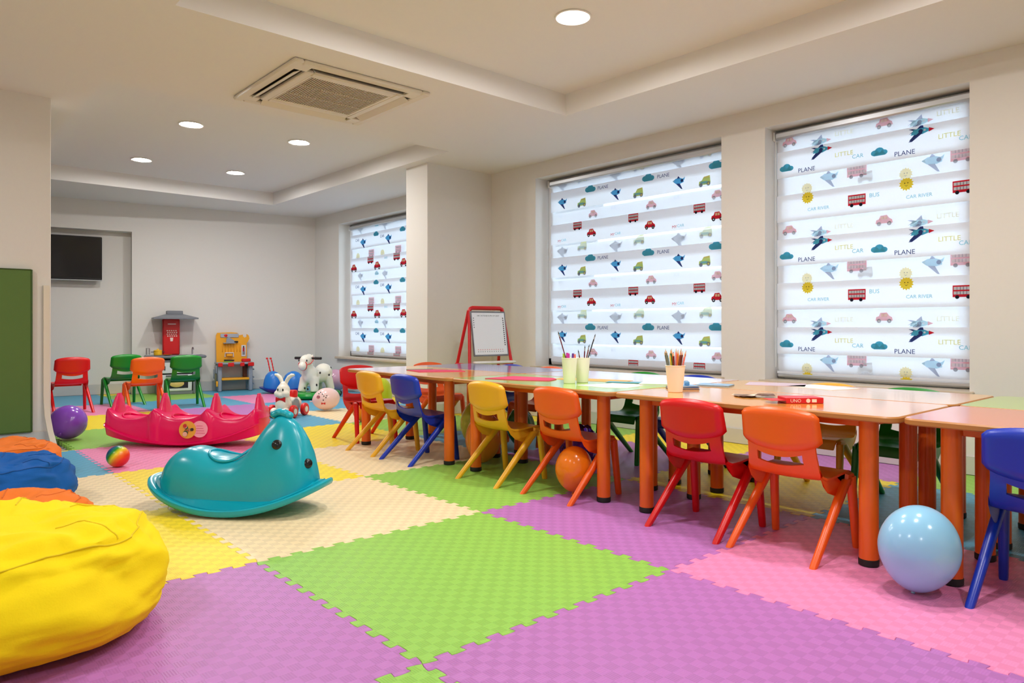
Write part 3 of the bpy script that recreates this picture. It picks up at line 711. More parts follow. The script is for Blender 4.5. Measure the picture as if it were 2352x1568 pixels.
chair('orange', 1.925, 7.41, PI / 2 - .03, 'orange plastic chair standing between two green ones behind the pink rocker', TG)
chair('green', 2.355, 7.655, PI / 2 - .12, 'green plastic chair in front of the toy kitchen', TG)

# ------------------------------------------------------------------ things on the tables
M_cup = pm('paper_cup', (240, 236, 222), 0.55, vary=0.02); M_wood = pm('pencil_wood', (222, 180, 130), 0.6); M_fer = pm('ferrule_metal', (190, 190, 195), 0.3, metal=0.9)
def cup(p, h, r0, r1, label):
    c = thing('cup', label, 'cup', p)
    mb = MB(); mb.lathe([(r0 - .002, 0.0), (r0, .002), (r1, h - .004), (r1 + .002, h - .002), (r1 + .001, h), (r1 - .002, h - .001), (r0 - .004, .006)], 32)
    mb.build('cup_body', M_cup, c); return c
PEN = dict(grey=(120, 128, 120), green=(40, 120, 60), red=(200, 40, 40), orange=(240, 140, 40), maroon=(110, 24, 40), pink=(240, 130, 120), brown=(120, 60, 36), yellow=(236, 200, 60), violet=(110, 60, 160), blue=(50, 80, 190), magenta=(220, 60, 170), black=(30, 28, 30), lime=(170, 210, 70))
PENM = {k: pm('pencil_' + k, c, 0.35) for k, c in PEN.items()}
def rod_frame(base, ang, tilt):
    return T(*base) @ Rz(ang) @ Matrix.Rotation(tilt, 4, 'Y')
def pencil(base, ang, tilt, L, color, label, group):
    t = thing('pencil', label, 'pencil', base, 0, group); M = Rz(ang) @ Matrix.Rotation(tilt, 4, 'Y'); r = .0037
    b = MB(); b.cyl((0, 0, 0), (0, 0, L - .018), r, n=6, M=M); b.build('barrel', PENM[color], t, angle=25)
    w_ = MB(); w_.cyl((0, 0, L - .018), (0, 0, L - .004), r, .0012, n=8, M=M); w_.build('sharpened_wood', M_wood, t)
    l_ = MB(); l_.cyl((0, 0, L - .004), (0, 0, L), .0012, .0003, n=6, M=M); l_.build('lead', PENM[color], t)
def brush(base, ang, tilt, L, color, label, group):
    t = thing('paintbrush', label, 'brush', base, 0, group); M = Rz(ang) @ Matrix.Rotation(tilt, 4, 'Y')
    b = MB(); b.cyl((0, 0, 0), (0, 0, L - .03), .0022, .0032, n=8, M=M); b.build('handle', PENM[color], t)
    f = MB(); f.cyl((0, 0, L - .03), (0, 0, L - .014), .0032, .0034, n=8, M=M); f.build('ferrule', M_fer, t)
    h = MB(); h.cyl((0, 0, L - .014), (0, 0, L), .0032, .0006, n=8, M=M); h.build('bristles', PENM['black'], t)
def marker(base, ang, tilt, L, color, label, group):
    t = thing('marker', label, 'marker', base, 0, group); M = Rz(ang) @ Matrix.Rotation(tilt, 4, 'Y')
    b = MB(); b.cyl((0, 0, 0), (0, 0, L - .03), .006, n=12, M=M); b.build('barrel', M_white, t)
    c = MB(); c.cyl((0, 0, L - .03), (0, 0, L), .0066, .0058, n=12, M=M); c.build('cap', PENM[color], t)
q1 = at_z(1308, 880, TZ); q2 = at_z(1337.5, 878, TZ); q3 = at_z(1551, 900, TZ)
cup(q1, 0.132, .030, .040, 'pale paper cup of felt pens on the light green table')
cup(q2, 0.130, .030, .040, 'pale paper cup of thin paintbrushes on the light green table')
cup(q3, 0.120, .032, .043, 'white paper cup full of coloured pencils on the amber table')
RA = -YAW                                   # angle of picture-right
for k, (dx, c, L) in enumerate(((-.022, 'lime', .150), (-.010, 'magenta', .153), (-.002, 'magenta', .150), (.014, 'violet', .150), (.024, 'pink', .146))):
    marker(q1 + Vector((dx * .75, -dx * .67, .004)) + Vector((.004 * (k % 2), .003, 0)), RA, dx * 1.6, L, c, 'felt pen with a %s cap in the pale cup' % ('pale green' if c == 'lime' else c), 'felt pens in the cup')
brush(q1 + Vector((0.012, -.012, .004)), RA + PI, .28, .275, 'maroon', 'long dark paintbrush leaning out of the cup of felt pens', None)
for k, (tl, L, c, lb) in enumerate(((.30, .262, 'black', 'longest dark paintbrush in the brush cup'), (.20, .20, 'brown', 'brown paintbrush in the brush cup'), (.06, .19, 'maroon', 'upright short paintbrush in the brush cup'), (-.18, .17, 'brown', 'brown paintbrush leaning towards the felt pens'))):
    brush(q2 + Vector((.004 * k - .008, .004 - .004 * k, .004)), RA, tl, L, c, lb, None)
pcols = ['grey', 'grey', 'green', 'yellow', 'green', 'orange', 'maroon', 'maroon', 'pink', 'orange', 'orange', 'brown', 'red', 'brown', 'pink', 'red']
for k, c in enumerate(pcols):
    u = -1 + 2 * k / (len(pcols) - 1); e = .010 * math.sin(k * 2.4)
    base = q3 + Vector((CO, -SI, 0)) * (u * .012) + Vector((-SI, -CO, 0)) * e + Vector((0, 0, .004))
    pencil(base, RA, u * .20 + .012 * math.sin(k * 5.1), .182 + .010 * math.sin(k * 1.7), c, {'grey': 'grey coloured pencil', 'green': 'green coloured pencil', 'yellow': 'yellow coloured pencil', 'orange': 'orange coloured pencil', 'maroon': 'dark red coloured pencil', 'pink': 'pink coloured pencil', 'brown': 'brown coloured pencil', 'red': 'bright red coloured pencil'}[c] + ' standing in the white cup', 'pencils in the white cup')
def sheet(pts, z, th, mat, name, label, cat='paper', group=None, border=None):
    c = Vector((sum(p[0] for p in pts) / len(pts), sum(p[1] for p in pts) / len(pts), z))
    o = MB().prism([(p[0] - c.x, p[1] - c.y) for p in pts], 0.0002, th).build(name, mat, smooth=False); o.location = c
    return tag(o, label, cat, group)
def quad(cx, cy, w, h, a): return [(cx + math.cos(a) * x - math.sin(a) * y, cy + math.sin(a) * x + math.cos(a) * y) for x, y in ((-w / 2, -h / 2), (w / 2, -h / 2), (w / 2, h / 2), (-w / 2, h / 2))]
M_pink = pm('felt_pink', (212, 78, 112), 0.8, 0.2, bump=(300, .05)); M_paper = pm('paper_white', (244, 240, 234), 0.7, vary=0.02); M_teal = pm('paper_teal', (86, 160, 178), 0.7); M_ora = pm('paper_ochre', (224, 172, 98), 0.7); M_mint = pm('felt_moss', (96, 140, 110), 0.8)
sheet([(2.655, 4.03), (2.60, 3.80), (2.86, 3.655), (2.90, 3.75), (2.82, 3.96)], TZ, .003, M_pink, 'felt_sheet', 'deep pink felt sheet on the orange-topped table', 'felt')
sheet([(2.655, 4.035), (2.70, 4.10), (2.86, 4.02), (2.825, 3.965)], TZ, .0028, M_mint, 'felt_sheet', 'moss green felt strip beside the deep pink one', 'felt')
sheet([(2.545, 3.075), (2.78, 3.10), (2.845, 2.83), (2.80, 2.765), (2.69, 2.71), (2.60, 2.86)], TZ, .004, M_pink, 'felt_sheet', 'deep pink felt sheet on the light green table', 'felt')
sheet([(2.61, 2.44), (2.60, 2.24), (2.66, 2.16), (2.90, 2.20), (2.84, 2.40), (2.75, 2.40)], TZ, .0012, M_paper, 'paper_sheet', 'loose white paper sheet beside the two cups')
sheet(quad(2.93, 2.62, .15, .42, .25), TZ, .0012, M_ora, 'paper_sheet', 'ochre paper sheet lying behind the two cups')
sheet(quad(2.93, 2.36, .08, .24, .45), TZ + .0013, .0012, M_teal, 'paper_sheet', 'teal paper sheet lying behind the two cups')
def notebook(cx, cy, w, h, th, a, z, label, cover):
    t = thing('notebook', label, 'notebook', (cx, cy, z), a)
    MB().box((0, 0, .0012), (w, h, .002), .0004).build('back_cover', cover, t); MB().box((0.001, 0, th / 2 + .0005), (w - .006, h - .006, th - .003)).build('pages', M_paper, t); MB().box((0, 0, th), (w, h, .002), .0004).build('front_cover', cover, t)
M_nb1 = pm('cover_pale', (222, 232, 236), 0.4); M_nb2 = pm('cover_navy', (52, 56, 96), 0.4); M_nb3 = pm('cover_skyblue', (140, 180, 215), 0.4)
notebook(2.905, 2.16, .13, .17, .011, .5, TZ, 'thin pale-covered notebook beside the pencil cup', M_nb1)
notebook(2.83, 1.965, .10, .14, .008, .8, TZ, 'navy notebook under the pale one on the amber table', M_nb2)
notebook(2.835, 1.96, .085, .12, .006, 1.15, TZ + .0095, 'small pale blue notebook lying on the navy one', M_nb3)
mk = thing('sharpener', 'light blue pencil sharpener box lying on the notebooks', 'sharpener', (2.85, 1.955, TZ + .017), .7)
MB().box((0, 0, .009), (.05, .022, .018), .003).build('case', pm('sharpener_blue', (90, 150, 196), .35), mk); MB().box((.02, 0, .0185), (.014, .018, .002)).build('blade_plate', M_fer, mk)
notebook(3.10, 1.96, .12, .16, .006, .3, TZ, 'sky blue notebook lying on the far amber table', M_nb3)
sheet(quad(3.40, 1.80, .20, .28, .4), TZ, .0012, pm('paper_lilac', (206, 186, 200), .6), 'paper_sheet', 'lilac paper sheet on the far amber table')
sheet(quad(3.40, 1.56, .19, .27, -.3), TZ, .0012, M_paper, 'paper_sheet', 'white paper sheet on the far amber table')
M_card = pm('card_brown', (96, 56, 34), .4); M_cardw = pm('card_face', (226, 214, 196), .4)
pc = at_z(1725, 910, TZ)
for k in range(9):
    a = .3 + .23 * k
    o = MB().box((0, 0, 0), (.056, .086, .0008)).build('playing_card', M_card if k % 3 else M_cardw, smooth=False)
    o.location = (pc.x + .05 * math.cos(.8 * k) * .6, pc.y + .055 - .014 * k, TZ + .0008 + .0011 * k); o.rotation_euler = (0, 0, a)
    tag(o, 'playing card in the loose pile beside the red box, %s side up' % ('brown' if k % 3 else 'pale'), 'card', 'cards in the loose pile')
pb0, pb1 = at_z(1806, 927, TZ), at_z(1866, 927, TZ)
bd = (pb1 - pb0).normalized(); L = .142
bx = thing('card_box', 'red card game box lying on the amber table', 'box', (pb0 + bd * L / 2 + Vector((bd.y, -bd.x, 0)) * -.045).to_tuple(), math.atan2(bd.y, bd.x))
M_redb = pm('box_red', (206, 24, 40), .35)
MB().box((0, 0, .0115), (L, .09, .022), .0015).build('box_body', M_redb, bx)
MB().box((-L / 2 - .028, 0, .012), (.056, .088, .0015), M=T(0, 0, 0)).build('open_flap', M_redb, bx, smooth=False)
vs_, fs_ = text_mesh('UNO', .018); mb = MB(); mb.add([(v[0] - .035, -.0457, v[1] + .0115) for v in vs_], fs_, 0)
mb.add([(.012 + .008 * math.cos(t), -.0457, .0115 + .008 * math.sin(t)) for t in (2 * PI * k / 16 for k in range(16))], [tuple(range(16))], 0); mb.add([(.035 + x * .009, -.0457, .0115 + z * .006) for x, z in ((-1, -1), (1, -1), (1, 1), (-1, 1))], [(0, 1, 2, 3)], 0)
mb.build('lettering', pm('print_white', (244, 240, 236), .5), bx, smooth=False)

# ------------------------------------------------------------------ easel by the pillar
M_red = pm('easel_red', (206, 24, 30), .35); M_wb = pm('whiteboard', (236, 238, 240), .18); M_ink = pm('ink_dark', (60, 60, 66), .5)
es = thing('easel', 'red folding children’s easel with a whiteboard, standing by the pillar'.replace('’', "'"), 'easel', (3.985, 4.80, 0), R_(-8))
def leg_tube(a, b, r=.014): return MB().tube([a, b], r, 10)
HE, WE = .975, .19
for s_ in (-1, 1):
    leg_tube((s_ * (WE - .02), 0, HE - .02), (s_ * (WE + .07), -.17, 0)).build('front_leg', M_red, es)
    leg_tube((s_ * (WE - .02), .01, HE - .02), (s_ * (WE + .07), .26, 0)).build('rear_leg', M_red, es)
    MB().box((s_ * (WE + .030), .035, .488), (.02, .23, .022), .006).build('side_brace', M_red, es)
top = MB(); top.tube([(-WE + .02, 0, HE - .03), (-WE + .028, 0, HE - .008), (-WE + .05, 0, HE), (WE - .05, 0, HE), (WE - .028, 0, HE - .008), (WE - .02, 0, HE - .03)], .018, 12); top.build('top_bar', M_red, es)
tl = math.atan2(.17, HE - .02); MT = T(0, -.022, HE - .03) @ Matrix.Rotation(-tl, 4, 'X')
bo = MB().box((0, 0, -.195), (.338, .012, .37), .003, M=MT).build('whiteboard', M_wb, es)
ed = MB()
for s_ in (-1, 1): ed.box((s_ * .171, 0, -.195), (.010, .018, .38), .003, M=MT)
ed.box((0, 0, -.005), (.35, .018, .012), .003, M=MT); ed.box((0, 0, -.386), (.35, .018, .012), .003, M=MT)
ed.build('board_rim', pm('rim_grey', (120, 122, 128), .4), es)
mk_ = MB()
vs_, fs_ = text_mesh('ABC DE FGHIJ KLMN OP QRST', .017); mk_.add([(v[0], -.0066, v[1] - .04) for v in vs_], fs_, 0, MT)
for k in range(12):
    mk_.box((-.13 + .0225 * k, -.0066, -.335), (.008, .0004, .008), mi=1, M=MT); mk_.box((-.13 + .0225 * k, -.0066, -.352), (.006, .0004, .006), mi=0, M=MT)
for k in range(14):
    mk_.box((.148, -.0066, -.06 - .018 * k), (.010, .0004, .011), mi=0, M=MT)
    if k < 5: mk_.box((-.152, -.0066, -.06 - .02 * k), (.007, .0004, .010), mi=0, M=MT)
mk_.build('printed_letters', [M_ink, pm('ink_pink', (220, 150, 150), .5)], es, smooth=False)['kind'] = 'stuff'
MB().box((.01, -.125, .507), (.40, .09, .022), .008).build('pen_tray', M_white, es)

# ------------------------------------------------------------------ balloons and ball
def balloon(c, w, h, col, label, tilt=(0, 0), trans=0.15, group='loose balloons on the floor'):
    """c = centre; h along the axis, knot down the axis"""
    t = thing('balloon', label, 'balloon', c, 0, group)
    m = pm('balloon_%d_%d_%d' % col, col, .18, .5, sss=.0)
    M = Matrix.Rotation(tilt[0], 4, 'X') @ Matrix.Rotation(tilt[1], 4, 'Y')
    pr = []
    for k in range(1, 30):
        a = PI * k / 30; z = math.cos(a); r = math.sin(a) * (1 - .13 * max(0, -z) ** 1.5)
        pr.append((r * w / 2, z * h / 2))
    b = MB(); b.lathe(pr, 40, M=M); o = b.build('skin', m, t)
    kn = MB(); kn.lathe([(.004, -h / 2 + .004), (.006, -h / 2 - .006), (.003, -h / 2 - .01), (.010, -h / 2 - .018), (.009, -h / 2 - .020)], 14, M=M); kn.build('knot', m, t)
    return t
balloon((1.035, 5.945, .126), .244, .252, (138, 74, 196), 'purple balloon leaning at the partition corner', (-1.0, .5))
balloon((2.515, 2.365, .127), .182, .225, (243, 128, 22), 'orange balloon under the orange chair', (.15, -.1))
balloon((2.375, 0.795, .137), .226, .262, (148, 206, 238), 'pale blue balloon in front of the coral-red table', (.1, .05))
pg = balloon((3.256, 6.344, .115), .215, .262, (238, 206, 204), 'pale pink balloon printed with dots and a red bow', (1.2, 1.15))
balloon((4.23, 7.98, .155), .26, .30, (206, 160, 186), 'mauve balloon against the window wall', (.9, -.5))
balloon((2.705, 3.28, .152), .22, .30, (238, 142, 60), 'tan orange balloon under the tables beside the table leg', (.1, .1))
balloon((3.05, 3.79, .168), .20, .30, (196, 200, 70), 'yellow-green balloon under the tables', (.2, .1))
balloon((3.205, 3.50, .145), .19, .28, (18, 110, 52), 'dark green balloon under the tables', (.25, -.3))
balloon((3.40, 5.62, .190), .25, .34, (196, 214, 40), 'lime balloon standing on the floor beyond the red end chair', (.1, .1))
balloon((3.12, 5.42, .105), .18, .20, (246, 136, 44), 'small orange balloon on the floor beyond the red end chair', (.1, .1))
# the purple foil balloon, half deflated
fb = thing('foil_balloon', 'crumpled purple foil balloon with white patches under the light green table', 'balloon', (3.05, 2.83, .0), .3)
for kk, (rad, zc, mt, nm, ox_) in enumerate(((.125, .118, pm('foil_purple', (104, 40, 168), .15, metal=.55), 'foil_skin', 0), (.085, .190, pm('foil_white', (220, 214, 226), .2, metal=.4), 'white_patch', .035))):
    pts = MB(); nu, nv = 28, 16; rings = []
    for j in range(1, nv):
        a = PI * j / nv; ring = []
        for i in range(nu):
            b = 2 * PI * i / nu; d = Vector((math.sin(a) * math.cos(b), math.sin(a) * math.sin(b), math.cos(a))); f = 1 + .22 * noise.noise(d * 3.1 + Vector((kk * 7, 0, 0))) + .08 * noise.noise(d * 9)
            ring.append((ox_ + d.x * rad * f, d.y * rad * f * .85, max(.003, zc + d.z * rad * f * (.95 if kk == 0 else .35))))
        rings.append(ring)
    pts.loft(rings); pts.build(nm, mt, fb, angle=24)
fs2 = MB(); fs2.tube([(0, 0, .09), (.01, 0, .05), (.02, .01, .006), (.06, .02, .003)], .004, 6); fs2.build('tail', M_white, fb)
# dots and bow on the pale pink balloon
cam_dir = (Vector((0, 0, CAM_H)) - Vector((3.256, 6.344, .115))).normalized(); rt = Vector((CO, -SI, 0)); up = rt.cross(-cam_dir).normalized() * 1.0
if up.z < 0: up = -up
def surf(u, v, lift=.0012):   # point on the balloon skin seen at picture offset u, v
    Mi = (Matrix.Rotation(1.2, 4, 'X') @ Matrix.Rotation(1.15, 4, 'Y')).to_3x3().inverted()
    o = rt * u + up * v; lo, hi = 0.0, .3
    for _ in range(40):
        m_ = (lo + hi) / 2; q = Mi @ (o + cam_dir * m_); w2_ = .215 / 2 * (1 - .13 * min(1, max(0, -q.z / .131)) ** 1.5)
        if (q.x ** 2 + q.y ** 2) / w2_ ** 2 + (q.z / .131) ** 2 < 1: lo = m_
        else: hi = m_
    return o + cam_dir * (hi + lift)
dots = MB()
def dot(u, v, r, mi, n=10):
    ps = [surf(u, v)] + [surf(u + r * math.cos(2 * PI * k / n), v + r * math.sin(2 * PI * k / n)) for k in range(n)]
    dots.add(ps, [(0, k + 1, (k + 1) % n + 1) for k in range(n)], mi)
for u, v in ((-.055, .062), (-.036, .045), (-.022, .026), (.005, .030), (-.002, .012), (-.026, -.012), (-.07, .05)): dot(u, v, .006, 0)
dot(-.075, .018, .018, 1); dot(-.080, .020, .005, 0); dot(-.068, .018, .005, 0)
for s_ in (-1, 1):
    ps = [surf(-.025 + s_ * x, -.045 + y, .0018) for x, y in ((0, .004), (.02, .012), (.02, -.010), (0, -.004))]; dots.add(ps, [(0, 1, 2, 3)], 2)
dots.build('printed_dots', [M_ink, pm('print_rose', (190, 110, 120), .5), M_red], pg, smooth=False, recalc=False)
# rainbow ball
rb = pm('rainbow_rubber', (230, 60, 40), .3)
def rainbow():
    N = rb.node_tree.nodes; L = rb.node_tree.links; tc = N.new('ShaderNodeTexCoord'); sp = N.new('ShaderNodeVectorMath'); sp.operation = 'DOT_PRODUCT'; sp.inputs[1].default_value = (CO * .78, -SI * .78, -.62); cr = N.new('ShaderNodeValToRGB'); ma = N.new('ShaderNodeMapRange')
    L.new(tc.outputs['Object'], sp.inputs[0]); L.new(sp.outputs['Value'], ma.inputs['Value'])
    ma.inputs['From Min'].default_value = -.062; ma.inputs['From Max'].default_value = .062; L.new(ma.outputs[0], cr.inputs[0]); el = cr.color_ramp.elements
    el[0].position = 0; el[0].color = rgb((30, 40, 120)); el[1].position = 1; el[1].color = rgb((220, 24, 40))
    for p, c in ((.18, (20, 90, 140)), (.34, (10, 150, 30)), (.5, (240, 220, 40)), (.66, (250, 130, 30)), (.82, (240, 60, 30))): e_ = el.new(p); e_.color = rgb(c)
    L.new(cr.outputs[0], N['Principled BSDF'].inputs['Base Color'])
rainbow()
bp_ = at_z(271, 1072); bl_ = MB().sph((0, 0, 0), .0615, 36, 22).build('rubber_ball', rb); bl_.location = (bp_.x, bp_.y, .0615); tag(bl_, 'small rainbow-striped rubber ball beside the pink rocker', 'ball')

# ------------------------------------------------------------------ bean bags
def bean_bag(name, loc, R, H, col, label, seed, peak=None):
    t = thing('bean_bag', label, 'bean bag', loc, 0, 'bean bags in a row along the left side')
    m = pm('cotton_' + name, col, .8, .25, bump=(240, .10), vary=.03); nu, nv = 120, 56; so = Vector((seed * 3.1, seed * 1.7, 0))
    def P(i, j, lift=0.0):
        a = PI * j / nv; b = 2 * PI * i / nu
        cz, sr = math.cos(a), math.sin(a); e = .5
        r = abs(sr) ** (e if cz > 0 else .36); zz = abs(cz) ** .62 if cz > 0 else -abs(cz) ** .8
        d = Vector((math.cos(b) * r, math.sin(b) * r, zz * .7))
        upper = max(0, zz)
        fold = noise.noise(d * 2.3 + so) * .075 + (1 - abs(noise.noise(d * 3.6 + so + Vector((9, 0, 0))) * 2)) * .045 * (.4 + upper) + noise.noise(Vector((d.x * 3, d.y * 3, d.z * 14)) + so) * .022 + noise.noise(d * 8.5 + so) * .016
        f = 1 + fold
        z = H / 2 + zz * H / 2 * (1 + fold * 1.5 if zz > 0 else 1)
        tp = (1 - .20 * max(0, zz + .55) ** 1.3 / 1.77); x, y = d.x * R * f * tp, d.y * R * f * tp
        z -= .05 * upper * math.exp(-((x * x + y * y) / (R * .62) ** 2)) * (1 if not peak else .8)     # sunken middle
        if peak: z += peak[2] * math.exp(-(((x - peak[0]) ** 2 + (y - peak[1]) ** 2) / .028))
        n = Vector((x, y, (z - H / 2) * 2)).normalized()
        return Vector((x, y, max(z, .002))) + n * lift
    rings = [[P(i, j) for i in range(nu)] for j in range(1, nv)]
    b = MB(); b.loft(rings); o = b.build('cover', m, t, angle=70)
    sm = pm('stitch_' + name, tuple(int(k * .90) for k in col), .8); s_ = MB()
    jr = 18; s_.tube([P(i, jr + 1.3 * math.sin(i * 6 * 2 * PI / nu), .0012) for i in range(nu)], .0022, 6, loop=True)
    for q in range(6): s_.tube([P(q * nu // 6 + 4, j, .0012) for j in range(4, jr + 1)], .0020, 6)
    s_.build('seam', sm, t); return t
bean_bag('yellow', (.250, 2.310, 0), .412, .315, (254, 224, 10), 'large bright yellow fabric bean bag, the nearest of the row', 1, (-.20, .20, .09))
bean_bag('orange', (.315, 3.14, 0), .335, .200, (240, 124, 42), 'orange fabric bean bag between the yellow and the blue ones', 2)
bean_bag('blue', (.400, 3.92, 0), .328, .240, (16, 92, 172), 'dark blue fabric bean bag between two orange ones', 3)
bean_bag('orange', (.465, 4.66, 0), .325, .215, (240, 124, 32), 'orange fabric bean bag next to the partition', 5)

# ------------------------------------------------------------------ teal rocking whale
M_teal_p = pm('teal_plastic', (10, 164, 186), .24, .5)
def interp(tab, x):
    for (a, b), (c, d) in zip(tab, tab[1:]):
        if x <= c: t = (x - a) / (c - a); t = t * t * (3 - 2 * t) if False else t; return b + (d - b) * max(0, min(1, t))
    return tab[-1][1]
def smooth_tab(tab, x, w=.022): return sum(interp(tab, x + w * k) for k in (-2, -1, 0, 1, 2)) / 5
wh = thing('rocking_animal', 'turquoise plastic rocking animal seat with a tall head and round eyes', 'rocker toy', (1.225, 3.20, 0), -YAW - R_(9))
topz = [(-.37, .10), (-.352, .165), (-.32, .222), (-.27, .262), (-.215, .275), (-.16, .265), (-.10, .240), (-.04, .232), (.03, .236), (.065, .262), (.10, .318), (.135, .375), (.17, .412), (.205, .424), (.235, .414), (.265, .396), (.295, .360), (.322, .305), (.345, .235), (.362, .13)]
halfw = [(-.37, .02), (-.35, .075), (-.31, .118), (-.25, .142), (-.15, .152), (0, .152), (.15, .148), (.24, .135), (.31, .110), (.345, .08), (.362, .02)]
def zbase(x): return .03 + .62 * x * x
body = MB(); rings = []
for k in range(49):
    s_ = -.368 + .727 * k / 48; hw_, tz, zb_ = smooth_tab(halfw, s_, .008), smooth_tab(topz, s_, .010), zbase(s_); ring = []
    hd = max(0, min(1, (s_ - .05) / .12)) * (1 if s_ < .3 else max(0, (.36 - s_) / .06))
    for i in range(33):
        a = PI * i / 32; c, sn = math.cos(a), math.sin(a)
        wy = hw_ * math.copysign(abs(c) ** .62, c); z = zb_ + (tz - zb_) * sn ** .72
        fz = (z - zb_) / max(tz - zb_, .001); wy *= 1 - (.10 + .42 * hd) * max(0, fz) ** 1.5
        ring.append((s_, wy, z))
    rings.append(ring)
body.loft(rings, True, True); body.build('body', M_teal_p, wh, angle=60)
rim_o = [(.415 * math.copysign(abs(math.cos(t)) ** .85, math.cos(t)), .200 * math.copysign(abs(math.sin(t)) ** .8, math.sin(t))) for t in (2 * PI * k / 96 for k in range(96))]
rim = MB(); secs = []
for x, y in rim_o:
    n = Vector((x / .41 ** 2, y / .2 ** 2, 0)).normalized(); z = zbase(x) - .018; ring = []
    for dx, dz in ((-.045, .022), (-.02, .018), (-.004, .026), (.004, .022), (.006, .010), (0, -.002), (-.012, -.006), (-.022, .002), (-.045, .010)):
        ring.append((x + n.x * dx, y + n.y * dx, max(z + dz, .0005)))
    secs.append(ring)
rim.loft(secs, False, True, loop=True); rim.build('rocker_rim', M_teal_p, wh, angle=50)
un = MB(); un.loft([[(x * .93, y * .87, max(.002, zbase(x) - .008)) for x, y in rim_o], [(x * .93, y * .87, zbase(x) + .004) for x, y in rim_o]]); un.build('underside', M_teal_p, wh)
sad = MB(); sad.tube([(.045 * math.cos(t) * 2.2 - .04, .085 * math.sin(t), smooth_tab(topz, .045 * math.cos(t) * 2.2 - .04) - .012 * abs(math.sin(t)) ** 3 + .001) for t in (2 * PI * k / 40 for k in range(40))], .006, 8, loop=True); sad.build('saddle_edge', M_teal_p, wh)
M_eye = pm('eye_black', (20, 22, 26), .15); M_eyer = pm('eye_red_brown', (110, 30, 28), .3)
def on_body(s_, fz, side):
    hw_, tz, zb_ = smooth_tab(halfw, s_, .008), smooth_tab(topz, s_, .010), zbase(s_); hd = max(0, min(1, (s_ - .05) / .12)) * (1 if s_ < .3 else max(0, (.36 - s_) / .06))
    sn = fz ** (1 / .72); c = math.sqrt(max(0, 1 - sn * sn)); return Vector((s_, side * hw_ * c ** .62 * (1 - (.10 + .42 * hd) * fz ** 1.5), zb_ + (tz - zb_) * fz))
for side, s_, fz in ((-1, .218, .68), (-1, .340, .86)):
    p = on_body(s_, fz, side); nn = Vector((.35 if s_ < .25 else 1.0, side * 1.0, .35)).normalized(); Q = nn.to_track_quat('Z', 'Y').to_matrix()
    e = MB(); e.sph(p, (.022, .022, .010), rot=Q); eo = e.build('eye', M_eye, wh)
    e2 = MB(); e2.sph(p + nn * .006 + Vector((-.008, 0, -.004)), (.011, .011, .006), rot=Q); e2.build('pupil', M_eyer, eo)
cr_ = MB()
for k in range(4): cr_.sph((.165 + .022 * k, 0, .418 + (.006, .016, .012, .002)[k]), (.022, .026, .018), 14, 8)
organic(cr_, 'head_crest', M_teal_p, wh, .006, 4)

# ------------------------------------------------------------------ pink three-seat rocker
M_mag = pm('magenta_plastic', (232, 6, 96), .24, .5)
rk = thing('seesaw_rocker', 'magenta plastic three-seat rocker boat with pointed backs', 'rocker toy', (1.628, 5.19, 0), -YAW - R_(2))
PEAKS = (-.505, -.168, .192, .505)
def rk_top(s_):
    for a, b in zip(PEAKS, PEAKS[1:]):
        if a <= s_ <= b: return .188 + .075 * abs((s_ - (a + b) / 2) / ((b - a) / 2)) ** 2.6
    return .263 - .9 * (abs(s_) - .505)
rings = []
for k in range(107):
    s_ = -.53 + 1.06 * k / 106; e = abs(s_) / .53; zr = .026 + .128 * e ** 2; zb_ = .002 + .075 * e ** 2; tz = rk_top(s_); wf = (1 - e ** 10) ** .5 * .4 + .6
    rib = max(0, 1 - min(abs(s_ - p) for p in PEAKS[1:3]) / .04)
    w0 = (.158 + .012 * min(1, rib * 2)) * wf
    half = [(0, zb_), (.09 * wf, zb_), (.145 * wf, zb_ + .006), (.166 * wf, zr - .006), (.186 * wf, zr - .004), (.188 * wf, zr + .004), (w0, zr + .010), (w0 - .004, zr + .5 * (tz - zr)), (w0 - .010, tz - .018), (w0 - .020, tz - .003), (w0 - .036, tz), (.05 * wf, tz - .012), (0, tz - .014)]
    rings.append([(s_, -y, z) for y, z in half] + [(s_, y, z) for y, z in reversed(half[1:-1])])
b = MB(); b.loft(rings); b.build('hull', M_mag, rk, angle=42)
for p in PEAKS:
    pk = MB(); sec = []
    for q in range(12):
        f = q / 11; z = .19 + .162 * f; rx = .042 - .030 * f ** .6; ry = .115 - .085 * f ** .7
        if f > .9: rx *= .7; ry *= .8
        sec.append([(p + rx * math.cos(t) - math.copysign(.012, p) * f * (abs(p) > .4), ry * math.copysign(abs(math.sin(t)) ** .7, math.sin(t)), z) for t in (2 * PI * i / 24 for i in range(24))])
    pk.loft(sec); pk.build('seat_back', M_mag, rk, angle=50)
for i in range(3):
    c_ = (PEAKS[i] + PEAKS[i + 1]) / 2
    sr = MB(); sr.tube([(c_ + .115 * math.cos(t), .11 * math.sin(t), rk_top(c_ + .115 * math.cos(t)) - .004) for t in (2 * PI * k / 32 for k in range(32))], .006, 8, loop=True); sr.build('seat_rim', M_mag, rk)
st = MB()
ya = -.1655
def disc(cx_, cz_, r, mi, off):
    st.add([(cx_ + r * math.cos(2 * PI * k / 28), ya - off - .004 + (cz_ - .15 + r * math.sin(2 * PI * k / 28)) * .08, cz_ + r * math.sin(2 * PI * k / 28)) for k in range(28)], [tuple(range(28))], mi)
disc(.160, .128, .055, 0, .006); disc(.078, .124, .058, 1, .008)
for k in range(13): disc(.078 + .034 * math.cos(k * 2.1) * (.4 + .05 * k), .124 + .034 * math.sin(k * 2.1) * (.4 + .05 * k), .010 + .003 * (k % 3), 2 + k % 4, .009 + .0003 * k)
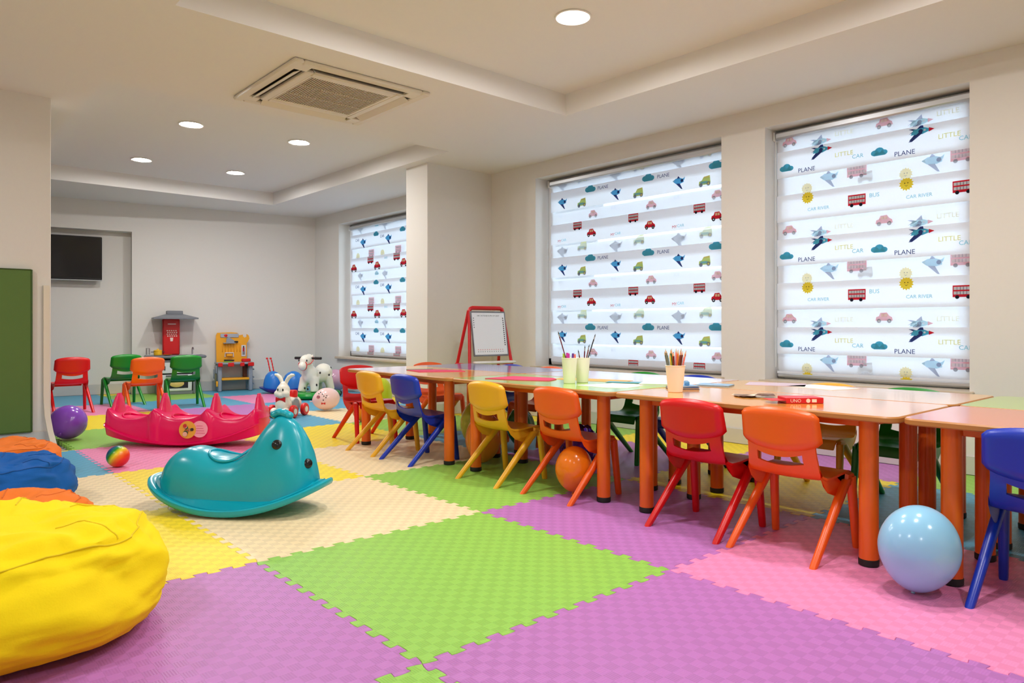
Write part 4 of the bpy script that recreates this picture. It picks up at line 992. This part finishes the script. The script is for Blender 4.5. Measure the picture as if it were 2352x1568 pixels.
for k in range(4): st.add([(.138 + x, ya - .0078 - .004 + (.100 + .016 * k - .15 + z) * .08, .100 + .016 * k + z) for x, z in ((0, 0), (.06 - .006 * k, 0), (.06 - .006 * k, .0035), (0, .0035))], [(0, 1, 2, 3)], 6)
st.build('round_stickers', [pm('sticker_pink', (250, 176, 190), .4), pm('sticker_gold', (232, 180, 60), .4), pm('st_dark', (50, 40, 40), .4), pm('st_green', (90, 140, 60), .4), pm('st_red', (200, 50, 50), .4), pm('st_skin', (232, 190, 160), .4), pm('st_text', (222, 120, 140), .4)], rk, smooth=False)

# ------------------------------------------------------------------ white rabbit ride-on
M_ivory = pm('ivory_plastic', (240, 236, 222), .3); M_rr = pm('wheel_red', (222, 22, 26), .3); M_gry = pm('wheel_arch_grey', (150, 160, 166), .5)
bn = thing('rabbit_ride_on', 'ivory rabbit-shaped ride-on toy with red wheels and a red bow tie', 'ride-on toy', (2.785, 6.162, 0), -PI / 2 - YAW - R_(12))
m_ = MB()
m_.sph((.07, 0, .115), (.075, .075, .075)); m_.sph((-.03, 0, .13), (.12, .072, .05)); m_.sph((-.11, 0, .11), (.07, .07, .07)); m_.sph((.06, 0, .175), (.05, .055, .05))
organic(m_, 'body', M_ivory, bn, .008, 6)
h_ = MB(); h_.sph((.075, 0, .245), (.058, .06, .062)); h_.sph((.10, .034, .215), (.04, .04, .034)); h_.sph((.10, -.034, .215), (.04, .04, .034)); h_.sph((.11, 0, .205), (.038, .036, .03)); h_.sph((.07, 0, .29), (.036, .036, .036))
hd_ = organic(h_, 'head', M_ivory, bn, .007, 5)
for s_ in (-1, 1):
    e = MB(); e.tube([(.065, s_ * .014, .295), (.062, s_ * .026, .33), (.058, s_ * .046, .362), (.055, s_ * .072, .380), (.053, s_ * .095, .382)], [.014, .017, .018, .016, .010], 14); e.build('ear', M_ivory, bn)
    y_ = MB(); y_.sph((.126, s_ * .024, .252), (.006, .007, .013), 12, 8); y_.build('eye', M_eye, bn)
    f_ = MB(); f_.sph((.135, s_ * .055, .065), (.05, .028, .03), 16, 10); f_.build('paw', M_ivory, bn)
    for x in (.085, -.125):
        w_ = MB(); w_.lathe([(.028, -.018), (.048, -.020), (.056, -.014), (.058, 0), (.056, .014), (.048, .020), (.028, .018)], 28, M=T(x, s_ * (.105 if x > 0 else .10), .058) @ Matrix.Rotation(PI / 2, 4, 'X')); wo = w_.build('wheel', M_rr, bn)
        hb_ = MB(); hb_.lathe([(.006, -.022), (.026, -.021), (.028, 0), (.026, .021), (.006, .022)], 20, M=T(x, s_ * (.105 if x > 0 else .10), .058) @ Matrix.Rotation(PI / 2, 4, 'X')); hb_.build('hub', M_ivory, wo)
    a_ = MB(); a_.lathe([(.03, -.004), (.066, -.004), (.066, .004), (.03, .004)], 24, M=T(-.02, s_ * .068, .10) @ Matrix.Rotation(PI / 2, 4, 'X')); a_.build('wheel_arch', M_gry, bn)
bt = MB(); bt.loft([[(.125 + .004 * math.cos(t), .045 * math.copysign(1, math.sin(t)) * 0 + y, .165 + hh * math.sin(t)) for t in (2 * PI * i / 12 for i in range(12))] for y, hh in ((-.046, .024), (-.025, .016), (0, .009), (.025, .016), (.046, .024))]); bt.build('bow_tie', M_rr, bn)
se = MB(); se.lathe([(.04, .17), (.05, .175), (.052, .215), (.046, .232), (.02, .236)], 24, (-.075, 0, 0)); se.build('seat_knob', M_rr, bn)
sm_ = MB(); sm_.tube([(.143, -.02 + .01 * k, .196 - .006 * math.sin(PI * k / 4)) for k in range(5)], .0015, 6); sm_.build('smile', M_gry, bn)

# ------------------------------------------------------------------ white horse ride-on
hs = thing('horse_ride_on', 'white spotted horse ride-on toy with black handles on a green base', 'ride-on toy', (3.76, 7.58, 0), -PI / 2 - YAW - R_(20)); hs.scale = (1.08, 1.08, 1.08)
m_ = MB(); m_.sph((-.02, 0, .235), (.17, .095, .085)); m_.sph((-.14, 0, .26), (.09, .10, .10)); m_.sph((.10, 0, .25), (.08, .085, .10)); m_.sph((.13, 0, .31), (.062, .056, .09))
for x in (.12, -.15):
    for s_ in (-1, 1): m_.cyl((x * .85, s_ * .06, .22), (x * 1.1, s_ * .08, .07), .05, .042, 16)
organic(m_, 'body', M_ivory, hs, .010, 6)
h_ = MB(); h_.sph((.165, 0, .395), (.075, .062, .068)); h_.sph((.215, 0, .345), (.055, .048, .046)); h_.sph((.12, 0, .42), (.05, .05, .05)); h_.sph((.14, 0, .35), (.05, .05, .06))
organic(h_, 'head', M_ivory, hs, .008, 5)
M_blk = pm('handle_black', (28, 24, 24), .45); M_gp = pm('base_green', (8, 148, 44), .3)
MB().cyl((.13, -.155, .425), (.13, .155, .425), .011, n=14).build('handle_bar', M_blk, hs)
for s_ in (-1, 1):
    g_ = MB(); g_.cyl((.13, s_ * .085, .425), (.13, s_ * .16, .425), .015, .014, 16); g_.build('grip', M_blk, hs)
    er = MB(); er.sph((.118, s_ * .046, .440), (.012, .010, .022), 12, 8); er.build('ear', M_ivory, hs)
    ey = MB(); ey.sph((.218, s_ * .048, .405), (.008, .007, .011), 12, 8); ey.build('eye', M_eye, hs)
br = MB(); br.tube([(.222 + .0 * math.cos(t), .052 * math.sin(t), .352 + .05 * math.cos(t)) for t in (2 * PI * k / 28 for k in range(28))], .004, 8, loop=True); br.build('bridle', M_rr, hs)
for s_ in (-1, 1):
    r_ = MB(); r_.tube([(.222, s_ * .05, .36), (.18, s_ * .066, .37), (.14, s_ * .07, .40), (.125, s_ * .06, .44)], .0035, 8); r_.build('rein', M_rr, hs)
bs = MB(); bs.lathe([(.05, .012), (.155, .006), (.18, .02), (.186, .04), (.175, .062), (.12, .072), (.05, .07)], 36, M=T(.10, 0, 0)); bs.lathe([(.05, .012), (.135, .006), (.16, .02), (.165, .04), (.155, .062), (.1, .072), (.05, .07)], 36, M=T(-.17, 0, 0)); bs.build('base', M_gp, hs)
for x, y in ((.20, -.13), (.02, -.16), (-.26, -.12), (-.10, -.13), (.2, .13), (-.26, .12)):
    w_ = MB(); w_.lathe([(.01, -.014), (.028, -.015), (.03, 0), (.028, .015), (.01, .014)], 18, M=T(x, y, .032) @ Matrix.Rotation(PI / 2, 4, 'X')); w_.build('castor', M_blk, hs)
sp = MB()
for x, y, z in ((.06, .098, .27), (-.09, .106, .24), (-.16, .078, .31), (.14, .112, .15), (-.19, .072, .21), (.205, .05, .11), (.215, .02, .12)):
    sp.sph((x, y, z), (.007, .010, .013), 10, 8)
sp.build('black_spots', M_blk, hs)['kind'] = 'stuff'

# ------------------------------------------------------------------ blue ride-on with antennae
M_bl = pm('ride_blue', (40, 128, 214), .3); M_bd = pm('ride_navy', (14, 40, 140), .3)
cp = thing('snail_rocker', 'blue two-humped rocker toy with red antenna handles', 'rocker toy', (3.72, 8.36, 0), -YAW)
for x, rx, rz_ in ((-.125, .115, .235), (.125, .135, .235)):
    d_ = MB(); d_.lathe([(rx * .985, .05), (rx, .075), (rx * .985, .12), (rx * .9, .17), (rx * .74, .22), (rx * .5, .252), (rx * .22, .268), (.012, .272)], 32, M=T(x, 0, 0) @ Matrix.Scale(.85, 4, (0, 1, 0))); d_.build('hump', M_bl, cp)
b_ = MB(); b_.loft([[(.29 * k_ * math.cos(t), .145 * k_ * math.sin(t), max(.001, z_ + .35 * (.29 * k_ * math.cos(t)) ** 2)) for t in (2 * PI * i / 48 for i in range(48))] for k_, z_ in ((.45, .001), (.72, .008), (.92, .03), (1.0, .045), (1.0, .053), (.94, .058), (.5, .06))]); b_.build('rocker_base', M_bd, cp)
for s_ in (-.022, .022):
    a_ = MB(); pts_ = [(-.135 + s_ - .004 * k, 0, .26 + .019 * k) for k in range(9)]; a_.tube(pts_, .0065, 10)
    for p_ in pts_[1:8:2]: a_.sph(p_, .0095, 10, 6)
    a_.sph((-.135 + s_ - .040, 0, .425), (.015, .012, .012), 14, 8); a_.build('antenna', M_rr, cp)

# ------------------------------------------------------------------ toy kitchen
M_kg = pm('kitchen_grey', (120, 124, 132), .4); M_kl = pm('kitchen_pale', (214, 216, 220), .4); M_kr = pm('kitchen_red', (208, 18, 24), .32); M_kd = pm('kitchen_dark', (64, 66, 72), .4)
wa = math.atan2(-ub.y, -ub.x)
kc = Vector((2.72, 0, 0)); kc.y = yb(2.72) - .19
kt = thing('toy_kitchen', 'grey and red toy kitchen with a cooker hood against the back wall', 'toy kitchen', kc, wa)
b_ = MB()
for s_ in (-1, 1): b_.box((s_ * .195, 0, .215), (.03, .26, .43), .006)
b_.box((0, .115, .22), (.36, .02, .42), .004); b_.box((0, 0, .02), (.36, .26, .04), .004); b_.box((0, 0, .40), (.36, .26, .03), .004); b_.box((0, 0, .235), (.36, .24, .015), .003)
b_.build('cabinet', M_kg, kt)
MB().box((0, -.004, .452), (.66, .32, .035), .012).build('worktop', M_kg, kt)
dr = MB().box((0, -.128, .14), (.34, .016, .20), .008).build('oven_door', M_kl, kt)
MB().box((0, -.137, .135), (.25, .004, .12), .002).build('oven_window', pm('oven_black', (30, 22, 20), .15), dr)
pz = MB(); pz.lathe([(.002, 0), (.075, 0), (.08, .006), (.07, .01), (.002, .011)], 28, M=T(0, -.140, .132) @ Matrix.Rotation(PI / 2, 4, 'X') @ Matrix.Scale(.55, 4, (0, 1, 0))); pz.build('pizza_print', pm('pizza', (226, 190, 120), .5, vary=.2), dr)
MB().cyl((-.12, -.15, .228), (.12, -.15, .228), .007, n=10).build('oven_handle', M_kd, dr)
up_ = MB().box((0, -.128, .320), (.34, .014, .13), .006).build('cupboard_door', M_kl, kt)
MB().box((.10, -.137, .32), (.1, .004, .09), .002).build('shelf_label', pm('label_white', (240, 240, 240), .4), up_); MB().box((-.13, -.14, .32), (.014, .014, .05), .004).build('door_knob', M_kd, up_)
for k in range(3):
    kn = MB(); kn.cyl((-.06 + .06 * k, -.145, .40), (-.06 + .06 * k, -.128, .40), .012, n=14); kn.build('control_knob', M_kd, kt)
col_ = MB().box((-.035, .10, .69), (.19, .07, .44), .012).build('back_column', M_kr, kt)
pr_ = MB(); yy = .0635
pr_.box((-.03, yy, .845), (.09, .002, .012)); 
for r_i in range(4):
    for c_i in range(5): pr_.box((-.08 + .024 * c_i + (.006 if r_i % 2 else 0), yy, .765 - .022 * r_i), (.014, .002, .012))
pr_.loft([[(-.045, yy, .635), (-.02, yy, .635), (-.014, yy, .68), (-.05, yy, .68)], [(-.045, yy + .002, .635), (-.02, yy + .002, .635), (-.014, yy + .002, .68), (-.05, yy + .002, .68)]])
pr_.build('white_print', pm('print_offwhite', (236, 214, 206), .5), col_, smooth=False)
hd_ = MB(); hd_.loft([[(x * .245, .02 + y * .145, .905) for x, y in ((-1, -1), (1, -1), (1, 1), (-1, 1))], [(x * .245, .02 + y * .145, .922) for x, y in ((-1, -1), (1, -1), (1, 1), (-1, 1))], [(x * .15, .05 + y * .09, .950) for x, y in ((-1, -1), (1, -1), (1, 1), (-1, 1))], [(x * .095, .07 + y * .06, .966) for x, y in ((-1, -1), (1, -1), (1, 1), (-1, 1))]])
hd_.build('cooker_hood', M_kg, kt, angle=20); MB().box((-.0, .075, .985), (.18, .11, .045), .006).build('hood_duct', M_kg, kt)
tap = MB(); tap.tube([(.20, .06, .47), (.20, .06, .53), (.20, .04, .555), (.20, .0, .556), (.20, -.02, .535)], .009, 10); tap.build('tap', M_fer, kt)
sk_ = MB(); sk_.lathe([(.07, .0), (.075, .004), (.062, .006), (.058, .002)], 24, (.20, -.05, .470)); sk_.build('sink_rim', M_kl, kt)
tp_ = thing('toy_pot', 'small yellow toy pot on the kitchen worktop', 'toy pot', (kt.location + Matrix.Rotation(wa, 3, 'Z') @ Vector((-.19, .0, .47))), wa)
pb = MB(); pb.lathe([(.002, .0005), (.04, .0005), (.045, .006), (.046, .05), (.05, .054), (.042, .05), (.04, .01)], 24); pb.build('pot', pm('pot_yellow', (246, 196, 40), .35), tp_)
lid_ = MB(); lid_.lathe([(.048, .052), (.04, .062), (.012, .068), (.008, .08), (.002, .081)], 24); lid_.build('lid', pm('pot_yellow', (246, 196, 40), .35), tp_)
for s_ in (-1, 1): MB().box((s_ * .06, 0, .04), (.034, .014, .008), .003).build('handle', M_kd, tp_)
pl_ = MB().lathe([(.002, .0), (.03, .0), (.055, .010), (.056, .012), (.03, .004), (.002, .004)], 28).build('toy_plate', pm('plate_orange', (244, 120, 40), .35)); pl_.location = kt.location + Matrix.Rotation(wa, 3, 'Z') @ Vector((-.10, -.09, .4702)); tag(pl_, 'orange toy plate on the kitchen worktop', 'toy plate')
rk_ = thing('dish_rack', 'small grey wire dish rack at the end of the kitchen worktop', 'dish rack', kt.location + Matrix.Rotation(wa, 3, 'Z') @ Vector((-.31, .02, .4702)), wa)
for k in range(4): MB().tube([(0, -.06 + .04 * k, .002), (0, -.06 + .04 * k, .085), (.03, -.06 + .04 * k, .085), (.03, -.06 + .04 * k, .002)], .003, 6).build('wire', M_fer, rk_)
MB().box((.015, 0, .004), (.05, .15, .006), .002).build('tray', M_kl, rk_)

# ------------------------------------------------------------------ toy workbench
M_wo = pm('bench_amber', (248, 172, 34), .35); M_wg = pm('bench_grey', (150, 158, 170), .4)
wc_ = Vector((3.40, yb(3.40) - .16, 0))
wb = thing('toy_workbench', 'amber and grey toy workbench with hanging tools against the back wall', 'toy workbench', wc_, wa)
for s_ in (-1, 1):
    l_ = MB(); l_.box((s_ * .185, -.06, .17), (.05, .06, .34), .01); l_.box((s_ * .185, .08, .17), (.05, .05, .34), .01); l_.box((s_ * .185, .01, .10), (.03, .16, .05), .008); l_.box((s_ * .185, .01, .30), (.03, .16, .05), .008); l_.build('side_frame', M_wg, wb)
MB().box((0, 0, .155), (.33, .2, .028), .006).build('shelf', M_wo, wb)
MB().box((0, 0, .352), (.43, .25, .026), .008).build('bench_top', M_wg, wb)
for k, x in enumerate((-.185, -.06, .075, .18)): MB().box((x, -.118, .338), (.055 if k % 2 == 0 else .075, .022, .048), .006).build('clamp_block', M_rr if k != 1 else M_rr, wb)
bk = MB(); outline = [(-.20, .362), (.165, .362), (.165, .60), (.185, .63), (.20, .66), (.19, .70), (.168, .718), (.165, .685), (.14, .672), (.118, .69), (.118, .712), (.07, .70), (.05, .735), (-.02, .742), (-.19, .735), (-.205, .70)]
bk.prism(outline, .06, .085, axis='y'); bk.build('tool_board', M_wo, wb, angle=30)
rb2 = MB()
for k in range(7): rb2.box((-.13 + .035 * k, .057, .545), (.010, .012, .11), .004)
rb2.build('board_ribs', M_wo, wb)
MB().box((-.045, .054, .70), (.22, .008, .05), .004).build('name_plate', pm('plate_grey', (170, 176, 186), .4), wb)
np_ = MB(); np_.sph((-.09, .05, .70), (.022, .004, .018), 14, 8); np_.build('plate_emblem', M_rr, wb)
MB().box((.125, .054, .505), (.055, .006, .145), .003).build('picture_plate', M_kl, wb)
fg = MB(); fg.sph((.125, .050, .555), (.010, .003, .012), 12, 8, mi=1); fg.box((.125, .050, .52), (.024, .003, .05), .001, mi=0); fg.box((.118, .050, .475), (.009, .003, .045), .001, mi=1); fg.box((.133, .050, .475), (.009, .003, .045), .001, mi=1); fg.build('figure_print', [pm('fig_red', (180, 40, 60), .5), M_kd], wb)
MB().box((-.06, .03, .605), (.13, .05, .012), .004).build('tool_shelf', M_wg, wb)
sw = MB(); sw.prism([(-.09, .615), (.02, .60), (.03, .62), (-.06, .685), (-.085, .66)], .03, .042, axis='y'); sw.build('hand_saw', M_wg, wb, angle=30); MB().box((.03, .036, .62), (.05, .018, .022), .005).build('saw_handle', M_blk, wb)
rd = MB(); rd.tube([(-.10, .05, .43), (-.10, .05, .48), (.0, .05, .48), (.0, .05, .43)], .008, 8); rd.build('vice_frame', M_kl, wb)
MB().box((-.05, .04, .452), (.07, .03, .03), .004).build('vice_jaw', M_wo, wb)
dl = MB(); dl.cyl((-.12, 0, .385), (-.0, 0, .385), .016, .010, 14); dl.build('toy_drill', M_blk, wb); MB().box((-.09, -.07, .372), (.1, .025, .014), .004).build('toy_wrench', pm('tool_lime', (150, 200, 60), .4), wb); MB().box((.14, -.02, .385), (.11, .05, .045), .01).build('tool_box', M_rr, wb)
tls = [((-.22, -.05, .28), (.02, .02, .10), M_wg), ((-.225, -.03, .16), (.02, .03, .14), pm('tool_olive', (120, 120, 90), .5)), ((-.22, -.09, .10), (.022, .02, .07), M_wo), ((-.23, .04, .22), (.02, .03, .12), M_wg), ((.225, -.05, .27), (.014, .05, .02), M_wg), ((.225, -.05, .17), (.014, .05, .02), M_wg), ((.225, -.05, .09), (.014, .05, .02), M_wg), ((.14, .06, .25), (.05, .05, .16), pm('tool_brown', (96, 52, 30), .5))]
for c_, s_, m_ in tls: MB().box(c_, s_, .005).build('hanging_tool', m_, wb)
